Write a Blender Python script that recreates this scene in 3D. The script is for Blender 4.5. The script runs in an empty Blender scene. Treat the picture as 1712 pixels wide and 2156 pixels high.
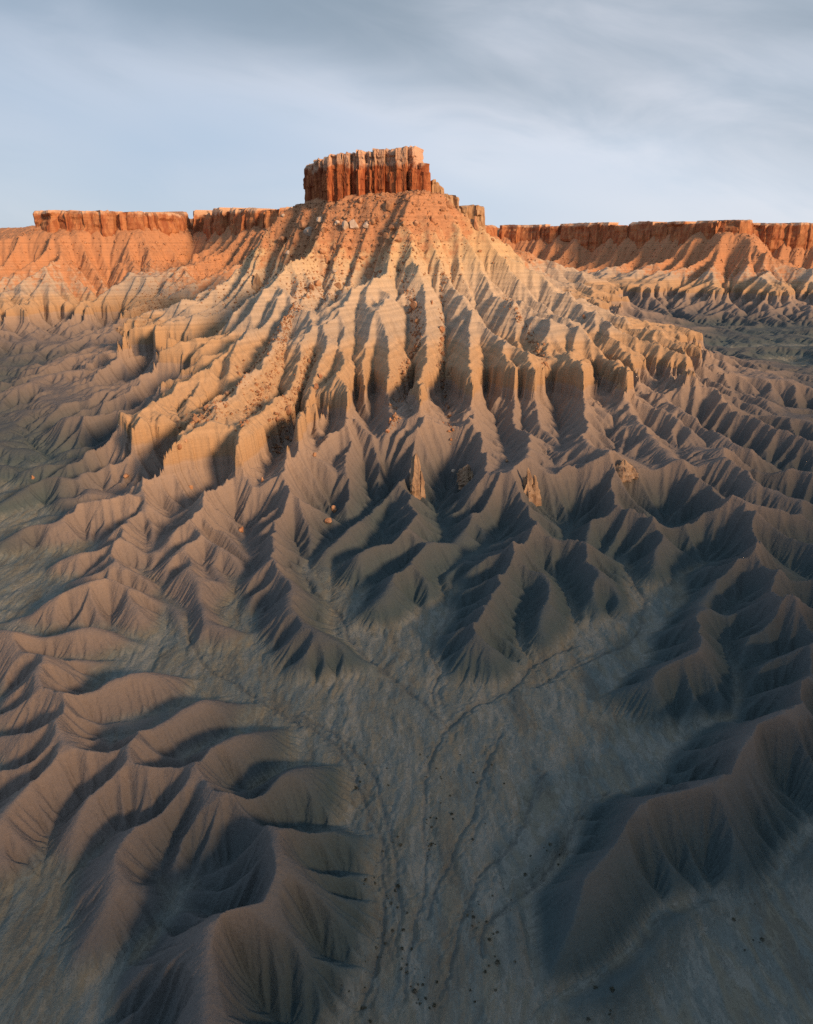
import bpy, math, random
import numpy as np

# ------------------------------------------------------------------ camera
scene = bpy.context.scene
F_PX = 1539.5            # focal length in units of a 1712 x 2156 picture
CAM_Z = 150.0
PITCH = math.radians(20.0)
cam_data = bpy.data.cameras.new("camera")
cam = bpy.data.objects.new("camera", cam_data)
scene.collection.objects.link(cam)
cam.location = (0, 0, CAM_Z)
cam.rotation_euler = (math.pi / 2 - PITCH, 0, 0)
cam_data.sensor_fit = 'VERTICAL'
cam_data.sensor_height = 24.0
cam_data.lens = F_PX / 2156 * 24.0
cam_data.clip_start = 1.0
cam_data.clip_end = 60000
scene.camera = cam

# ------------------------------------------------------------------ sun, sky, exposure
SUN_ELEV = math.radians(19.0)
SUN_AZ = math.radians(45.0)       # to the right of straight behind the camera
sun_dir = np.array([math.sin(SUN_AZ) * math.cos(SUN_ELEV), -math.cos(SUN_AZ) * math.cos(SUN_ELEV), math.sin(SUN_ELEV)])
sun_data = bpy.data.lights.new("sun", 'SUN')
sun_data.energy = 5.0
sun_data.angle = math.radians(11.0)
sun_data.color = (1.0, 0.60, 0.32)
sun = bpy.data.objects.new("sun", sun_data)
scene.collection.objects.link(sun)
from mathutils import Vector
sun.rotation_euler = Vector(sun_dir.tolist()).to_track_quat('Z', 'Y').to_euler()

world = bpy.data.worlds.new("World")
scene.world = world
world.use_nodes = True


def nd(nt, kind, loc=None, **kw):
    n = nt.nodes.new(kind)
    for k, v in kw.items():
        if k.startswith('i_'):
            n.inputs[k[2:].replace('_', ' ')].default_value = v
        else:
            setattr(n, k, v)
    return n


def math_node(nt, op, a, b=None, c=None, clamp=False):
    n = nt.nodes.new('ShaderNodeMath')
    n.operation = op
    n.use_clamp = clamp
    for i, v in enumerate((a, b, c)):
        if v is None:
            continue
        if hasattr(v, 'links'):
            nt.links.new(v, n.inputs[i])
        else:
            n.inputs[i].default_value = v
    return n.outputs[0]


def mix_rgb(nt, fac, a, b, blend='MIX'):
    n = nt.nodes.new('ShaderNodeMix')
    n.data_type = 'RGBA'
    n.blend_type = blend
    for sock, v in ((n.inputs[0], fac), (n.inputs[6], a), (n.inputs[7], b)):
        if hasattr(v, 'links'):
            nt.links.new(v, sock)
        elif isinstance(v, (int, float)):
            sock.default_value = v
        else:
            sock.default_value = (v[0], v[1], v[2], 1)
    return n.outputs[2]


def ramp(nt, fac, stops, interp='LINEAR'):
    n = nt.nodes.new('ShaderNodeValToRGB')
    cr = n.color_ramp
    cr.interpolation = interp
    while len(cr.elements) < len(stops):
        cr.elements.new(0.5)
    for e, (p, c) in zip(cr.elements, stops):
        e.position = p
        e.color = (c, c, c, 1) if isinstance(c, (int, float)) else (c[0], c[1], c[2], 1)
    nt.links.new(fac, n.inputs[0])
    return n.outputs[0]


def smooth01(nt, v, lo, hi):
    n = nt.nodes.new('ShaderNodeMapRange')
    n.interpolation_type = 'SMOOTHSTEP'
    nt.links.new(v, n.inputs[0])
    n.inputs[1].default_value = lo
    n.inputs[2].default_value = hi
    return n.outputs[0]


def noise(nt, vec, scale, detail=4, rough=0.5, dist=0.0, out=0):
    n = nt.nodes.new('ShaderNodeTexNoise')
    n.inputs['Scale'].default_value = scale
    n.inputs['Detail'].default_value = detail
    n.inputs['Roughness'].default_value = rough
    n.inputs['Distortion'].default_value = dist
    if vec is not None:
        nt.links.new(vec, n.inputs['Vector'])
    return n.outputs[out]


def build_world():
    nt = world.node_tree
    nt.nodes.clear()
    L = nt.links.new
    sky = nd(nt, 'ShaderNodeTexSky', sky_type='NISHITA', sun_disc=False)
    sky.sun_elevation = SUN_ELEV
    # Nishita: rotation 0 puts the sun at +Y, positive turns clockwise seen from above
    sky.sun_rotation = math.atan2(sun_dir[0], sun_dir[1])
    sky.altitude = 1500
    sky.dust_density = 1.0
    tc = nd(nt, 'ShaderNodeTexCoord')
    sep = nd(nt, 'ShaderNodeSeparateXYZ')
    L(tc.outputs['Generated'], sep.inputs[0])
    # a veil of high cloud in long soft streaks
    rot = nd(nt, 'ShaderNodeMapping')
    rot.inputs['Rotation'].default_value = (0, math.radians(-13), 0)
    L(tc.outputs['Generated'], rot.inputs[0])
    mp = nd(nt, 'ShaderNodeMapping')
    mp.inputs['Scale'].default_value = (0.9, 0.9, 3.0)
    mp.inputs['Location'].default_value = (0.4, 2.3, 0.35)
    L(rot.outputs[0], mp.inputs[0])
    n1 = noise(nt, mp.outputs[0], 1.25, 3, 0.45, 0.35)
    n2 = noise(nt, mp.outputs[0], 4.5, 6, 0.55, 0.6)
    mixn = math_node(nt, 'ADD', math_node(nt, 'MULTIPLY', n1, 0.82), math_node(nt, 'MULTIPLY', n2, 0.18))
    up = smooth01(nt, sep.outputs[2], 0.0, 0.40)
    dens = math_node(nt, 'ADD', mixn, math_node(nt, 'MULTIPLY', up, 0.20))
    cloud = smooth01(nt, dens, 0.46, 0.78)
    thin = mix_rgb(nt, smooth01(nt, n2, 0.3, 0.7), (0.66, 0.69, 0.77), (0.56, 0.63, 0.74))
    ccol = mix_rgb(nt, cloud, thin, (0.235, 0.29, 0.345))
    gap = smooth01(nt, mixn, 0.47, 0.36)
    col = mix_rgb(nt, math_node(nt, 'MULTIPLY', gap, 0.35), ccol, (0.34, 0.47, 0.66))
    left = math_node(nt, 'MULTIPLY', smooth01(nt, math_node(nt, 'MULTIPLY', sep.outputs[0], -1.0), -0.25, 0.55), 0.55)
    col = mix_rgb(nt, left, col, (0.31, 0.40, 0.52))
    sk = mix_rgb(nt, 1.0, sky.outputs[0], (0.10, 0.10, 0.10), 'MULTIPLY')
    fin = mix_rgb(nt, 0.90, sk, col)
    bg = nd(nt, 'ShaderNodeBackground')
    bg.inputs['Strength'].default_value = 1.0
    L(fin, bg.inputs['Color'])
    out = nd(nt, 'ShaderNodeOutputWorld')
    L(bg.outputs[0], out.inputs['Surface'])


build_world()
scene.view_settings.view_transform = 'Standard'
scene.view_settings.look = 'None'
scene.view_settings.exposure = 0.2
scene.view_settings.gamma = 1.0
scene.cycles.use_denoising = False

# ------------------------------------------------------------------ numeric helpers
rng = np.random.default_rng(7)


def hash2(ix, iy, seed):
    h = (ix.astype(np.int64) * 374761393 + iy.astype(np.int64) * 668265263 + seed * 974711) & 0x7fffffff
    h = ((h ^ (h >> 13)) * 1274126177) & 0x7fffffff
    h = (h ^ (h >> 16)) & 0xffffff
    return h / float(0xffffff)


def vnoise(x, y, seed=0):
    ix = np.floor(x); iy = np.floor(y)
    fx = x - ix; fy = y - iy
    fx = fx * fx * fx * (fx * (fx * 6 - 15) + 10); fy = fy * fy * fy * (fy * (fy * 6 - 15) + 10)
    a = hash2(ix, iy, seed); b = hash2(ix + 1, iy, seed)
    c = hash2(ix, iy + 1, seed); d = hash2(ix + 1, iy + 1, seed)
    return (a + (b - a) * fx) * (1 - fy) + (c + (d - c) * fx) * fy


def fbm(x, y, octaves=4, seed=0, gain=0.5):
    s = 0; a = 1.0; t = 0
    for o in range(octaves):
        s = s + a * (vnoise(x, y, seed + o * 17) - 0.5); t += a
        ca, sa = 1.6, 1.2
        x, y = ca * x - sa * y + 13.7, sa * x + ca * y + 7.1
        a *= gain
    return s / t


def sstep(x, a, b):
    t = np.clip((x - a) / (b - a), 0, 1)
    return t * t * (3 - 2 * t)


# ------------------------------------------------------------------ the lie of the land
CAP = np.array([(-104, 800), (-58, 745), (6, 726), (24, 758), (4, 815), (-66, 850)], float)
MESA = np.array([(-618, 1300), (-560, 1278), (-500, 1288), (-440, 1290), (-400, 1345), (-392, 1440), (-330, 1330), (-250, 1220),
                 (-177, 1150), (-60, 1130), (60, 1250), (150, 1600), (200, 2050), (264, 2250), (390, 2180), (468, 2090),
                 (560, 1960), (640, 1810), (700, 1725), (745, 1712), (790, 1790), (830, 2010), (900, 2080), (1050, 2030),
                 (1300, 1960), (1900, 2050), (2300, 3600), (-1800, 3600), (-1400, 2400), (-760, 1750)], float)


SHOULDER = [(8, 720, 195), (35, 722, 192), (58, 730, 186), (80, 746, 178), (120, 765, 156), (165, 785, 132)]


def poly_dist(px, py, poly):
    """signed distance to a closed polygon, negative inside"""
    d = np.full(px.shape, 1e18)
    inside = np.zeros(px.shape, bool)
    n = len(poly)
    for i in range(n):
        ax, ay = poly[i]; bx, by = poly[(i + 1) % n]
        ex, ey = bx - ax, by - ay
        t = np.clip(((px - ax) * ex + (py - ay) * ey) / (ex * ex + ey * ey), 0, 1)
        dx = px - ax - t * ex; dy = py - ay - t * ey
        d = np.minimum(d, dx * dx + dy * dy)
        c = ((ay > py) != (by > py))
        with np.errstate(divide='ignore', invalid='ignore'):
            xi = (bx - ax) * (py - ay) / (by - ay + 1e-12) + ax
        inside ^= c & (px < xi)
    d = np.sqrt(d)
    return np.where(inside, -d, d)


PD = [-40, 0, 40, 125, 230, 262, 290, 335, 395, 455, 540]
PZ = [180, 176, 154, 112, 64, 53, 44, 31, 17, 8, -2]
CL0, CLH = 53.0, 12.0        # level and added height of the cliff-forming bed


def floor_z(x, y):
    return np.minimum(0.026 * (y - 100), 11.0 + 0.002 * (y - 500))


def bed_shift(x, y):
    """the cliff bed lies lower on the front left"""
    return -24.0 * sstep(-y, -570, -450) * sstep(-x, 10, 110) * (1 - sstep(-x, 165, 215))


def base_u(x, y):
    dc = poly_dist(x, y, CAP)
    dm = poly_dist(x, y, MESA)
    wob = 26 * fbm(x / 160, y / 160, 3, 5)
    uc = np.interp(dc * (1 + 0.25 * sstep(-x, 130, 270)) + wob * sstep(dc, 20, 120), PD, PZ)
    wob2 = 150 * fbm(x / 330, y / 330, 3, 9)
    um = np.interp(dm * 0.86 + wob2 * sstep(dm, 10, 160) + 34, PD, PZ)
    # the shoulder running down behind the right end of the cap
    for (ax, ay, az), (bx, by, bz) in zip(SHOULDER[:-1], SHOULDER[1:]):
        ex, ey = bx - ax, by - ay
        t = np.clip(((x - ax) * ex + (y - ay) * ey) / (ex * ex + ey * ey), 0, 1)
        uc = np.maximum(uc, az + (bz - az) * t - 15.5 - 0.60 * np.hypot(x - ax - t * ex, y - ay - t * ey))
    u = np.maximum(uc, um)
    f = floor_z(x, y)
    k = 6.0
    hh = np.clip(0.5 + 0.5 * (u - f) / k, 0, 1)
    return f + (u - f) * hh + k * hh * (1 - hh), dc, dm, f


def cliff(u, shift, extra=0.0, width=3.0):
    """a hard bed: stretch the heights around its level into a wall"""
    v = u - shift
    t = np.clip((v - CL0) / width, 0, 1)
    z = v + (CLH + extra) * t
    v2 = z - 130.0
    z = z + 3.5 * np.clip(v2 / 1.2, 0, 1)
    return z + shift


def ray_dir(px, py):
    cx = (px - 856) / F_PX
    cy = -(py - 1078) / F_PX
    c, s = math.cos(PITCH), math.sin(PITCH)
    d = np.stack([cx, c + cy * s, -s + cy * c], -1)
    return d / np.linalg.norm(d, axis=-1, keepdims=True)


def unproject(pts, h):
    """where the sight lines meet the bare land raised by h"""
    pts = np.array(pts, float); h = np.broadcast_to(np.array(h, float), (len(pts),))
    d = ray_dir(pts[:, 0], pts[:, 1])
    t = np.geomspace(90, 1500, 500)
    P = d[:, None, :] * t[None, :, None]
    u, _, _, _ = base_u(P[..., 0], P[..., 1])
    z = cliff(u + h[:, None], bed_shift(P[..., 0], P[..., 1]))
    below = (P[..., 2] + CAM_Z) < z
    k = np.argmax(below, 1)
    k[~below.any(1)] = len(t) - 1
    return P[np.arange(len(pts)), k, :2]


def T(kx, ox, oy):
    return lambda *p: [(x * kx + ox, y * kx + oy) for x, y in p]


# picture crops in which the lines below were read off
A = T(.403, 0, 948.7)          # left middle ground
B = T(.5038, 0, 1466)          # left foreground
C = T(.5038, 849.5, 1466)      # right foreground
D = T(.403, 517.5, 948.7)      # centre middle ground
E = T(.403, 1022, 948.7)       # right middle ground
G = T(.403, 172.5, 517.5)      # butte, left
H = T(.4534, 776, 517.5)       # butte, right

RIDGES = [
    # ---- left foreground: main divide and its spurs
    (B((866, 1420), (868, 1200), (880, 1000), (1000, 920), (1080, 850), (1150, 720), (1152, 600), (1110, 510), (1080, 430)), [15, 15, 16, 16, 16, 16, 15, 15, 15]),
    (B((1080, 430), (1000, 430), (930, 400), (860, 350), (838, 300)), [15, 14, 14, 14, 14]),
    (B((838, 300), (760, 318), (640, 320), (560, 295), (522, 258)), [14, 12, 12, 12, 13]),
    (B((522, 258), (440, 250), (330, 240), (262, 222), (246, 170), (250, 110), (290, 20)), [13, 11, 11, 12, 12, 12, 12]),
    (A((300, 1440), (350, 1300), (480, 1275), (640, 1200), (750, 1180), (900, 1195), (1000, 1200)), [12, 12, 11, 11, 10, 5, 1.5]),
    (B((522, 258), (580, 180), (620, 110), (750, 60), (830, 30), (950, 40), (1080, 40)), [13, 12, 11, 11, 10, 5, 1.5]),
    (B((838, 300), (900, 240), (980, 190), (1060, 170), (1200, 140)), [14, 12, 11, 9, 2]),
    (B((1080, 430), (1130, 380), (1160, 350), (1250, 320), (1440, 300)), [15, 13, 12, 10, 1.5]),
    (B((1152, 600), (1270, 578), (1400, 590), (1570, 605)), [15, 11, 7, 1]),
    (B((1150, 660), (1350, 700), (1540, 760)), [15, 8, 1]),
    (B((1120, 780), (1330, 850), (1530, 920)), [15, 8, 1]),
    (B((1000, 930), (1250, 1020), (1450, 1120)), [15, 8, 1]),
    (B((246, 170), (130, 290), (0, 330)), [12, 9, 7]),
    (A((310, 1450), (205, 1480), (100, 1490), (0, 1500)), [12, 9, 7, 6]),
    (A((350, 1300), (240, 1270), (205, 1240), (200, 1170), (225, 1095), (170, 1030), (100, 975), (0, 960)), [12, 11, 11, 11, 11, 11, 11, 10]),
    (A((205, 1240), (100, 1330), (0, 1390)), [10, 7, 5]),
    (A((225, 1095), (330, 1093), (480, 1098), (600, 1110)), [11, 7, 4, 1]),
    (B((838, 310), (700, 470), (560, 600), (490, 700), (490, 790), (440, 900), (330, 1080)), [14, 12, 11, 10, 9, 7, 3]),
    (B((700, 470), (680, 600), (660, 760)), [11, 6, 3]),
    (B((522, 265), (400, 430), (330, 560), (270, 740)), [13, 10, 7, 2]),
    (B((252, 215), (200, 320), (130, 400), (50, 470), (0, 540)), [12, 11, 10, 9, 9]),
    (B((1110, 510), (960, 600), (840, 700)), [15, 8, 3]),
    (B((1150, 700), (980, 770), (740, 850)), [15, 8, 2]),
    (B((1000, 925), (860, 900), (760, 940)), [15, 8, 3]),
    (B((870, 1010), (780, 1150), (620, 1300)), [15, 8, 4]),
    # ---- right foreground
    (C((600, 1240), (640, 1100), (750, 915), (770, 800), (850, 660), (960, 508), (1150, 440), (1290, 390), (1400, 345), (1440, 210), (1520, 140), (1630, 40)),
     [1, 6, 12, 13, 14, 15, 15, 15, 16, 16, 16, 17]),
    (C((750, 915), (860, 990), (925, 1060)), [12, 6, 1]),
    (C((1400, 345), (1480, 450), (1600, 560)), [16, 9, 2]),
    (E((1530, 1430), (1610, 1320), (1600, 1250), (1630, 1100), (1650, 930), (1600, 830), (1560, 760), (1520, 737)), [17, 17, 17, 18, 18, 19, 20, 20]),
    (E((1650, 930), (1712, 990), (1800, 1060)), [18, 14, 10]),
    (E((1520, 737), (1640, 780), (1712, 830), (1800, 900)), [20, 18, 15, 12]),
    (E((1520, 737), (1410, 670), (1410, 620), (1460, 570), (1390, 515), (1395, 450), (1370, 370), (1330, 330), (1290, 280), (1240, 230), (1100, 160), (1080, 100), (1030, 60)),
     [20, 20, 20, 21, 20, 20, 20, 20, 20, 20, 17, 15, 12]),
    (E((1460, 570), (1540, 620), (1712, 660)), [20, 16, 12]),
    (E((1370, 370), (1500, 470), (1530, 560)), [20, 12, 6]),
    (E((1290, 280), (1400, 330), (1600, 400), (1712, 450)), [20, 17, 15, 14]),
    (E((1240, 230), (1420, 310), (1600, 340), (1712, 360)), [18, 15, 15, 14]),
    (E((1290, 50), (1420, 170), (1560, 240), (1712, 290)), [16, 14, 12, 12]),
    (E((1250, 0), (1400, 60), (1560, 100), (1712, 130)), [14, 12, 12, 12]),
    (E((1520, 745), (1510, 830), (1440, 900), (1350, 1040), (1290, 1090)), [20, 16, 13, 7, 2]),
    (E((1520, 737), (1400, 742), (1300, 760), (1200, 830), (1165, 860), (1195, 920), (1165, 1010), (1150, 1060), (1080, 1100), (950, 1140), (870, 1220), (570, 1308)),
     [20, 17, 15, 14, 14, 14, 14, 15, 13, 11, 9, 1]),
    (E((1150, 1060), (1220, 1150), (1270, 1270), (1270, 1370)), [15, 11, 8, 2]),
    (E((1080, 1100), (1060, 1220), (1060, 1400)), [13, 9, 2]),
    # ---- pyramid hills on the right of the centre
    (E((230, 110), (262, 190), (300, 290), (350, 340), (385, 370)), [24, 20, 19, 18, 18]),
    (E((385, 370), (320, 400), (220, 450), (195, 485), (220, 540), (150, 620), (160, 670), (20, 830), (0, 850)), [18, 17, 15, 15, 16, 14, 14, 13, 12]),
    (D((1190, 920), (1130, 1010), (1050, 1070), (980, 1090)), [12, 8, 4, 1]),
    (D((1190, 920), (1200, 1020), (1130, 1170)), [12, 8, 1]),
    (D((1190, 920), (1270, 1030), (1380, 1190)), [12, 8, 1]),
    (E((385, 370), (470, 500), (550, 610), (640, 700), (740, 850)), [18, 13, 10, 6, 1]),
    (E((550, 610), (560, 720), (600, 860)), [10, 6, 1]),
    (E((385, 370), (380, 480), (380, 560)), [18, 11, 6]),
    (E((220, 540), (320, 625), (270, 760), (250, 880), (300, 970), (350, 1030)), [16, 13, 10, 7, 4, 1]),
    (E((330, 630), (430, 760), (460, 880)), [13, 6, 1]),
    (E((710, 60), (640, 200), (560, 330), (480, 430), (560, 490)), [22, 14, 9, 5, 1]),
    (E((710, 60), (740, 240), (860, 340), (910, 400), (880, 520), (830, 620)), [22, 15, 12, 12, 7, 1]),
    (E((740, 130), (850, 200), (930, 240), (1010, 340)), [18, 11, 7, 1]),
    (E((910, 400), (1060, 470), (1150, 550)), [12, 7, 1]),
    (E((700, 230), (660, 350), (620, 480)), [14, 7, 1]),
    # ---- centre middle ground
    (D((230, 190), (190, 220), (140, 390), (110, 480), (140, 580), (170, 610), (235, 700), (230, 850), (300, 930), (380, 970)), [9, 8, 8, 8, 9, 9, 9, 9, 9, 9]),
    (D((380, 970), (300, 1080), (210, 1165)), [9, 5, 0.6]),
    (D((380, 970), (480, 1010), (560, 1070), (700, 1150)), [9, 7, 4, 0.6]),
    (D((380, 970), (400, 1080), (400, 1180)), [9, 5, 0.6]),
    (D((290, 220), (310, 330), (320, 440)), [7, 6, 2]),
    (D((170, 610), (100, 690), (20, 800)), [9, 5, 1]),
    (D((900, 262), (830, 340), (700, 440), (600, 510), (540, 560), (470, 570)), [12, 11, 9, 7, 4, 1]),
    (D((900, 262), (960, 340), (1040, 400)), [12, 6, 1]),
    (D((870, 90), (890, 200), (900, 262)), [16, 13, 12]),
    (D((1040, 455), (960, 480), (880, 560), (890, 600), (780, 660), (720, 770), (570, 880)), [8, 8, 8, 8, 7, 6, 0.6]),
    (D((890, 600), (940, 700), (980, 740)), [8, 4, 1]),
    (D((1170, 80), (1160, 200), (1150, 300), (1100, 420)), [12, 9, 6, 2]),
    (D((1170, 190), (1230, 290), (1260, 360)), [9, 5, 2]),
    (D((710, 10), (660, 140), (600, 280), (500, 390), (400, 490)), [10, 10, 9, 6, 2]),
    (D((600, 280), (680, 340), (700, 380)), [8, 4, 1]),
    (D((1400, 620), (1250, 700), (1090, 760)), [13, 7, 1]),
    (D((1270, 830), (1150, 900), (1060, 930)), [13, 6, 1]),
    (D((1460, 470), (1300, 560), (1150, 640)), [15, 8, 1]),
    # ---- left middle ground
    (A((20, 885), (170, 860), (280, 780), (470, 700), (570, 690), (640, 720), (750, 760), (840, 800)), [3, 5, 8, 11, 11, 9, 5, 1]),
    (A((470, 700), (520, 800), (540, 900)), [11, 6, 2]),
    (A((640, 720), (720, 850), (780, 930)), [9, 5, 1]),
    (A((550, 625), (610, 575), (700, 615), (770, 650), (840, 700)), [7, 8, 7, 5, 1]),
    (A((550, 505), (630, 440), (690, 330), (750, 210), (800, 180)), [8, 9, 9, 9, 9]),
    (A((630, 440), (740, 490), (850, 545)), [9, 6, 1]),
    (A((610, 575), (560, 540), (550, 505)), [8, 7, 8]),
    (A((800, 190), (860, 280), (880, 350)), [9, 5, 2]),
    (A((550, 505), (450, 530), (300, 580), (200, 620)), [8, 6, 4, 1]),
    (A((550, 630), (450, 655), (350, 690)), [7, 4, 1]),
    (A((0, 480), (170, 390), (290, 390), (390, 285), (560, 265), (750, 205)), [6, 8, 7, 9, 8, 9]),
    (A((0, 280), (150, 190), (240, 145), (400, 130), (500, 40), (560, 0)), [7, 8, 9, 8, 9, 9]),
    (A((0, 80), (100, 90), (200, 60), (400, 0)), [7, 7, 7, 7]),
    (A((240, 145), (330, 230), (370, 250)), [9, 4, 1]),
    (A((1060, 268), (1000, 290), (950, 365), (1000, 410), (970, 520), (1000, 640), (1030, 780), (1060, 900), (1000, 1040)), [9, 9, 9, 9, 9, 8, 7, 5, 0.5]),
    (A((1000, 410), (1140, 480), (1220, 530), (1310, 590)), [9, 6, 4, 1]),
    (A((1060, 268), (1130, 360), (1300, 520)), [9, 6, 1]),
    (A((1030, 640), (1130, 680), (1180, 690)), [8, 4, 1]),
    (A((1060, 900), (1180, 930), (1290, 950)), [5, 4, 1]),
    (A((160, 1005), (330, 970), (460, 935), (560, 960), (720, 1015)), [7, 8, 8, 5, 0.6]),
    # ---- butte ribs, left
    (G((380, 270), (270, 350), (190, 430), (70, 512)), [6, 8, 9, 9]),
    (G((600, 330), (450, 430), (330, 490), (240, 560)), [4, 6, 8, 9]),
    (G((760, 400), (560, 480), (430, 535), (345, 580)), [4, 7, 8, 8]),
    (G((700, 480), (520, 570), (400, 610)), [6, 8, 8]),
    (G((860, 270), (750, 370), (640, 520), (540, 620), (430, 690), (380, 760), (280, 880), (150, 980)), [8, 9, 9, 9, 9, 8, 8, 8]),
    (G((870, 330), (800, 440), (740, 560), (630, 630), (570, 700)), [5, 7, 8, 9, 9]),
    (G((150, 980), (60, 1060), (-120, 1150)), [8, 7, 6]),
    (G((0, 890), (-100, 900)), [8, 8]),
    (G((1050, 280), (960, 430), (900, 580), (820, 680), (680, 860), (580, 930), (450, 1020), (350, 1075)), [6, 9, 11, 11, 11, 11, 11, 10]),
    (G((1180, 340), (1150, 520), (1080, 700), (980, 800), (900, 930), (760, 1030), (680, 1090), (640, 1200)), [7, 8, 9, 9, 10, 10, 10, 7]),
    (G((1330, 270), (1270, 420), (1250, 560), (1250, 700), (1190, 830), (1100, 920), (1060, 1080), (1045, 1220)), [7, 8, 8, 8, 9, 10, 10, 8]),
    (G((900, 930), (860, 1070), (830, 1170)), [9, 8, 8]),
    (G((1400, 120), (1370, 330), (1385, 500), (1340, 700), (1350, 830)), [7, 9, 9, 9, 9]),
    (G((1350, 830), (1420, 1000), (1500, 1180)), [8, 6, 3]),
    (G((1530, 30), (1480, 250), (1470, 450), (1460, 690), (1470, 790)), [7, 7, 7, 8, 8]),
    (G((1640, 330), (1610, 520), (1600, 700), (1600, 850)), [8, 8, 8, 8]),
    # ---- butte ribs, right
    (H((100, 120), (100, 250), (90, 420), (60, 620), (80, 720)), [7, 8, 9, 9, 8]),
    (H((290, 20), (260, 180), (255, 480), (270, 600), (250, 790)), [5, 7, 9, 11, 11]),
    (H((420, 50), (500, 170), (470, 330), (485, 560), (510, 720)), [7, 10, 10, 10, 9]),
    (H((500, 170), (600, 300), (630, 480), (680, 600), (650, 700)), [10, 9, 8, 8, 8]),
    (H((510, 180), (640, 330), (760, 430), (810, 560), (835, 640)), [10, 11, 11, 11, 10]),
    (H((780, 220), (850, 290), (960, 310), (1050, 370), (1010, 450), (1010, 560), (1000, 650)), [7, 9, 10, 12, 11, 11, 10]),
    (H((1050, 370), (1150, 460), (1215, 560), (1220, 660)), [12, 11, 11, 10]),
    (H((820, 0), (940, 100), (1050, 200), (1250, 350), (1380, 410), (1500, 465)), [5, 8, 10, 11, 11, 11]),
    (H((1130, 290), (1190, 400), (1250, 500)), [8, 7, 7]),
    (H((250, 790), (235, 870), (150, 950), (40, 1020)), [10, 10, 11, 10]),
    (H((510, 740), (500, 860), (500, 980), (440, 1010)), [9, 10, 10, 10]),
    (H((660, 730), (700, 860), (730, 980)), [8, 9, 9]),
    (H((1000, 680), (975, 880), (1050, 960)), [8, 9, 10]),
    (H((1220, 670), (1330, 760), (1420, 800), (1500, 840)), [9, 9, 10, 10]),
    (H((1500, 530), (1600, 640), (1712, 740)), [10, 10, 9]),
    ([(430, 1001), (424, 1030), (427, 1057)], [8, 8, 9]),
    ([(594, 1009), (600, 1018), (610, 1026)], [8, 8, 9]),
    ([(330, 955), (330, 985), (322, 1020)], [10, 9, 9]),
    ([(1107, 962), (1112, 980), (1115, 993)], [9, 12, 20]),
    ([(1252, 953), (1280, 950), (1308, 973)], [10, 12, 20]),
    ([(716, 852), (740, 900), (776, 990)], [8, 7, 4]),
    ([(766, 860), (790, 920), (800, 950)], [8, 7, 8]),
    ([(1328, 816), (1350, 870), (1380, 930), (1440, 990)], [9, 9, 9, 9]),
    ([(1400, 800), (1440, 860), (1520, 920), (1600, 960)], [9, 9, 9, 10]),
    ([(1460, 780), (1540, 850), (1640, 900), (1712, 930)], [9, 9, 9, 9]),
]

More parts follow.
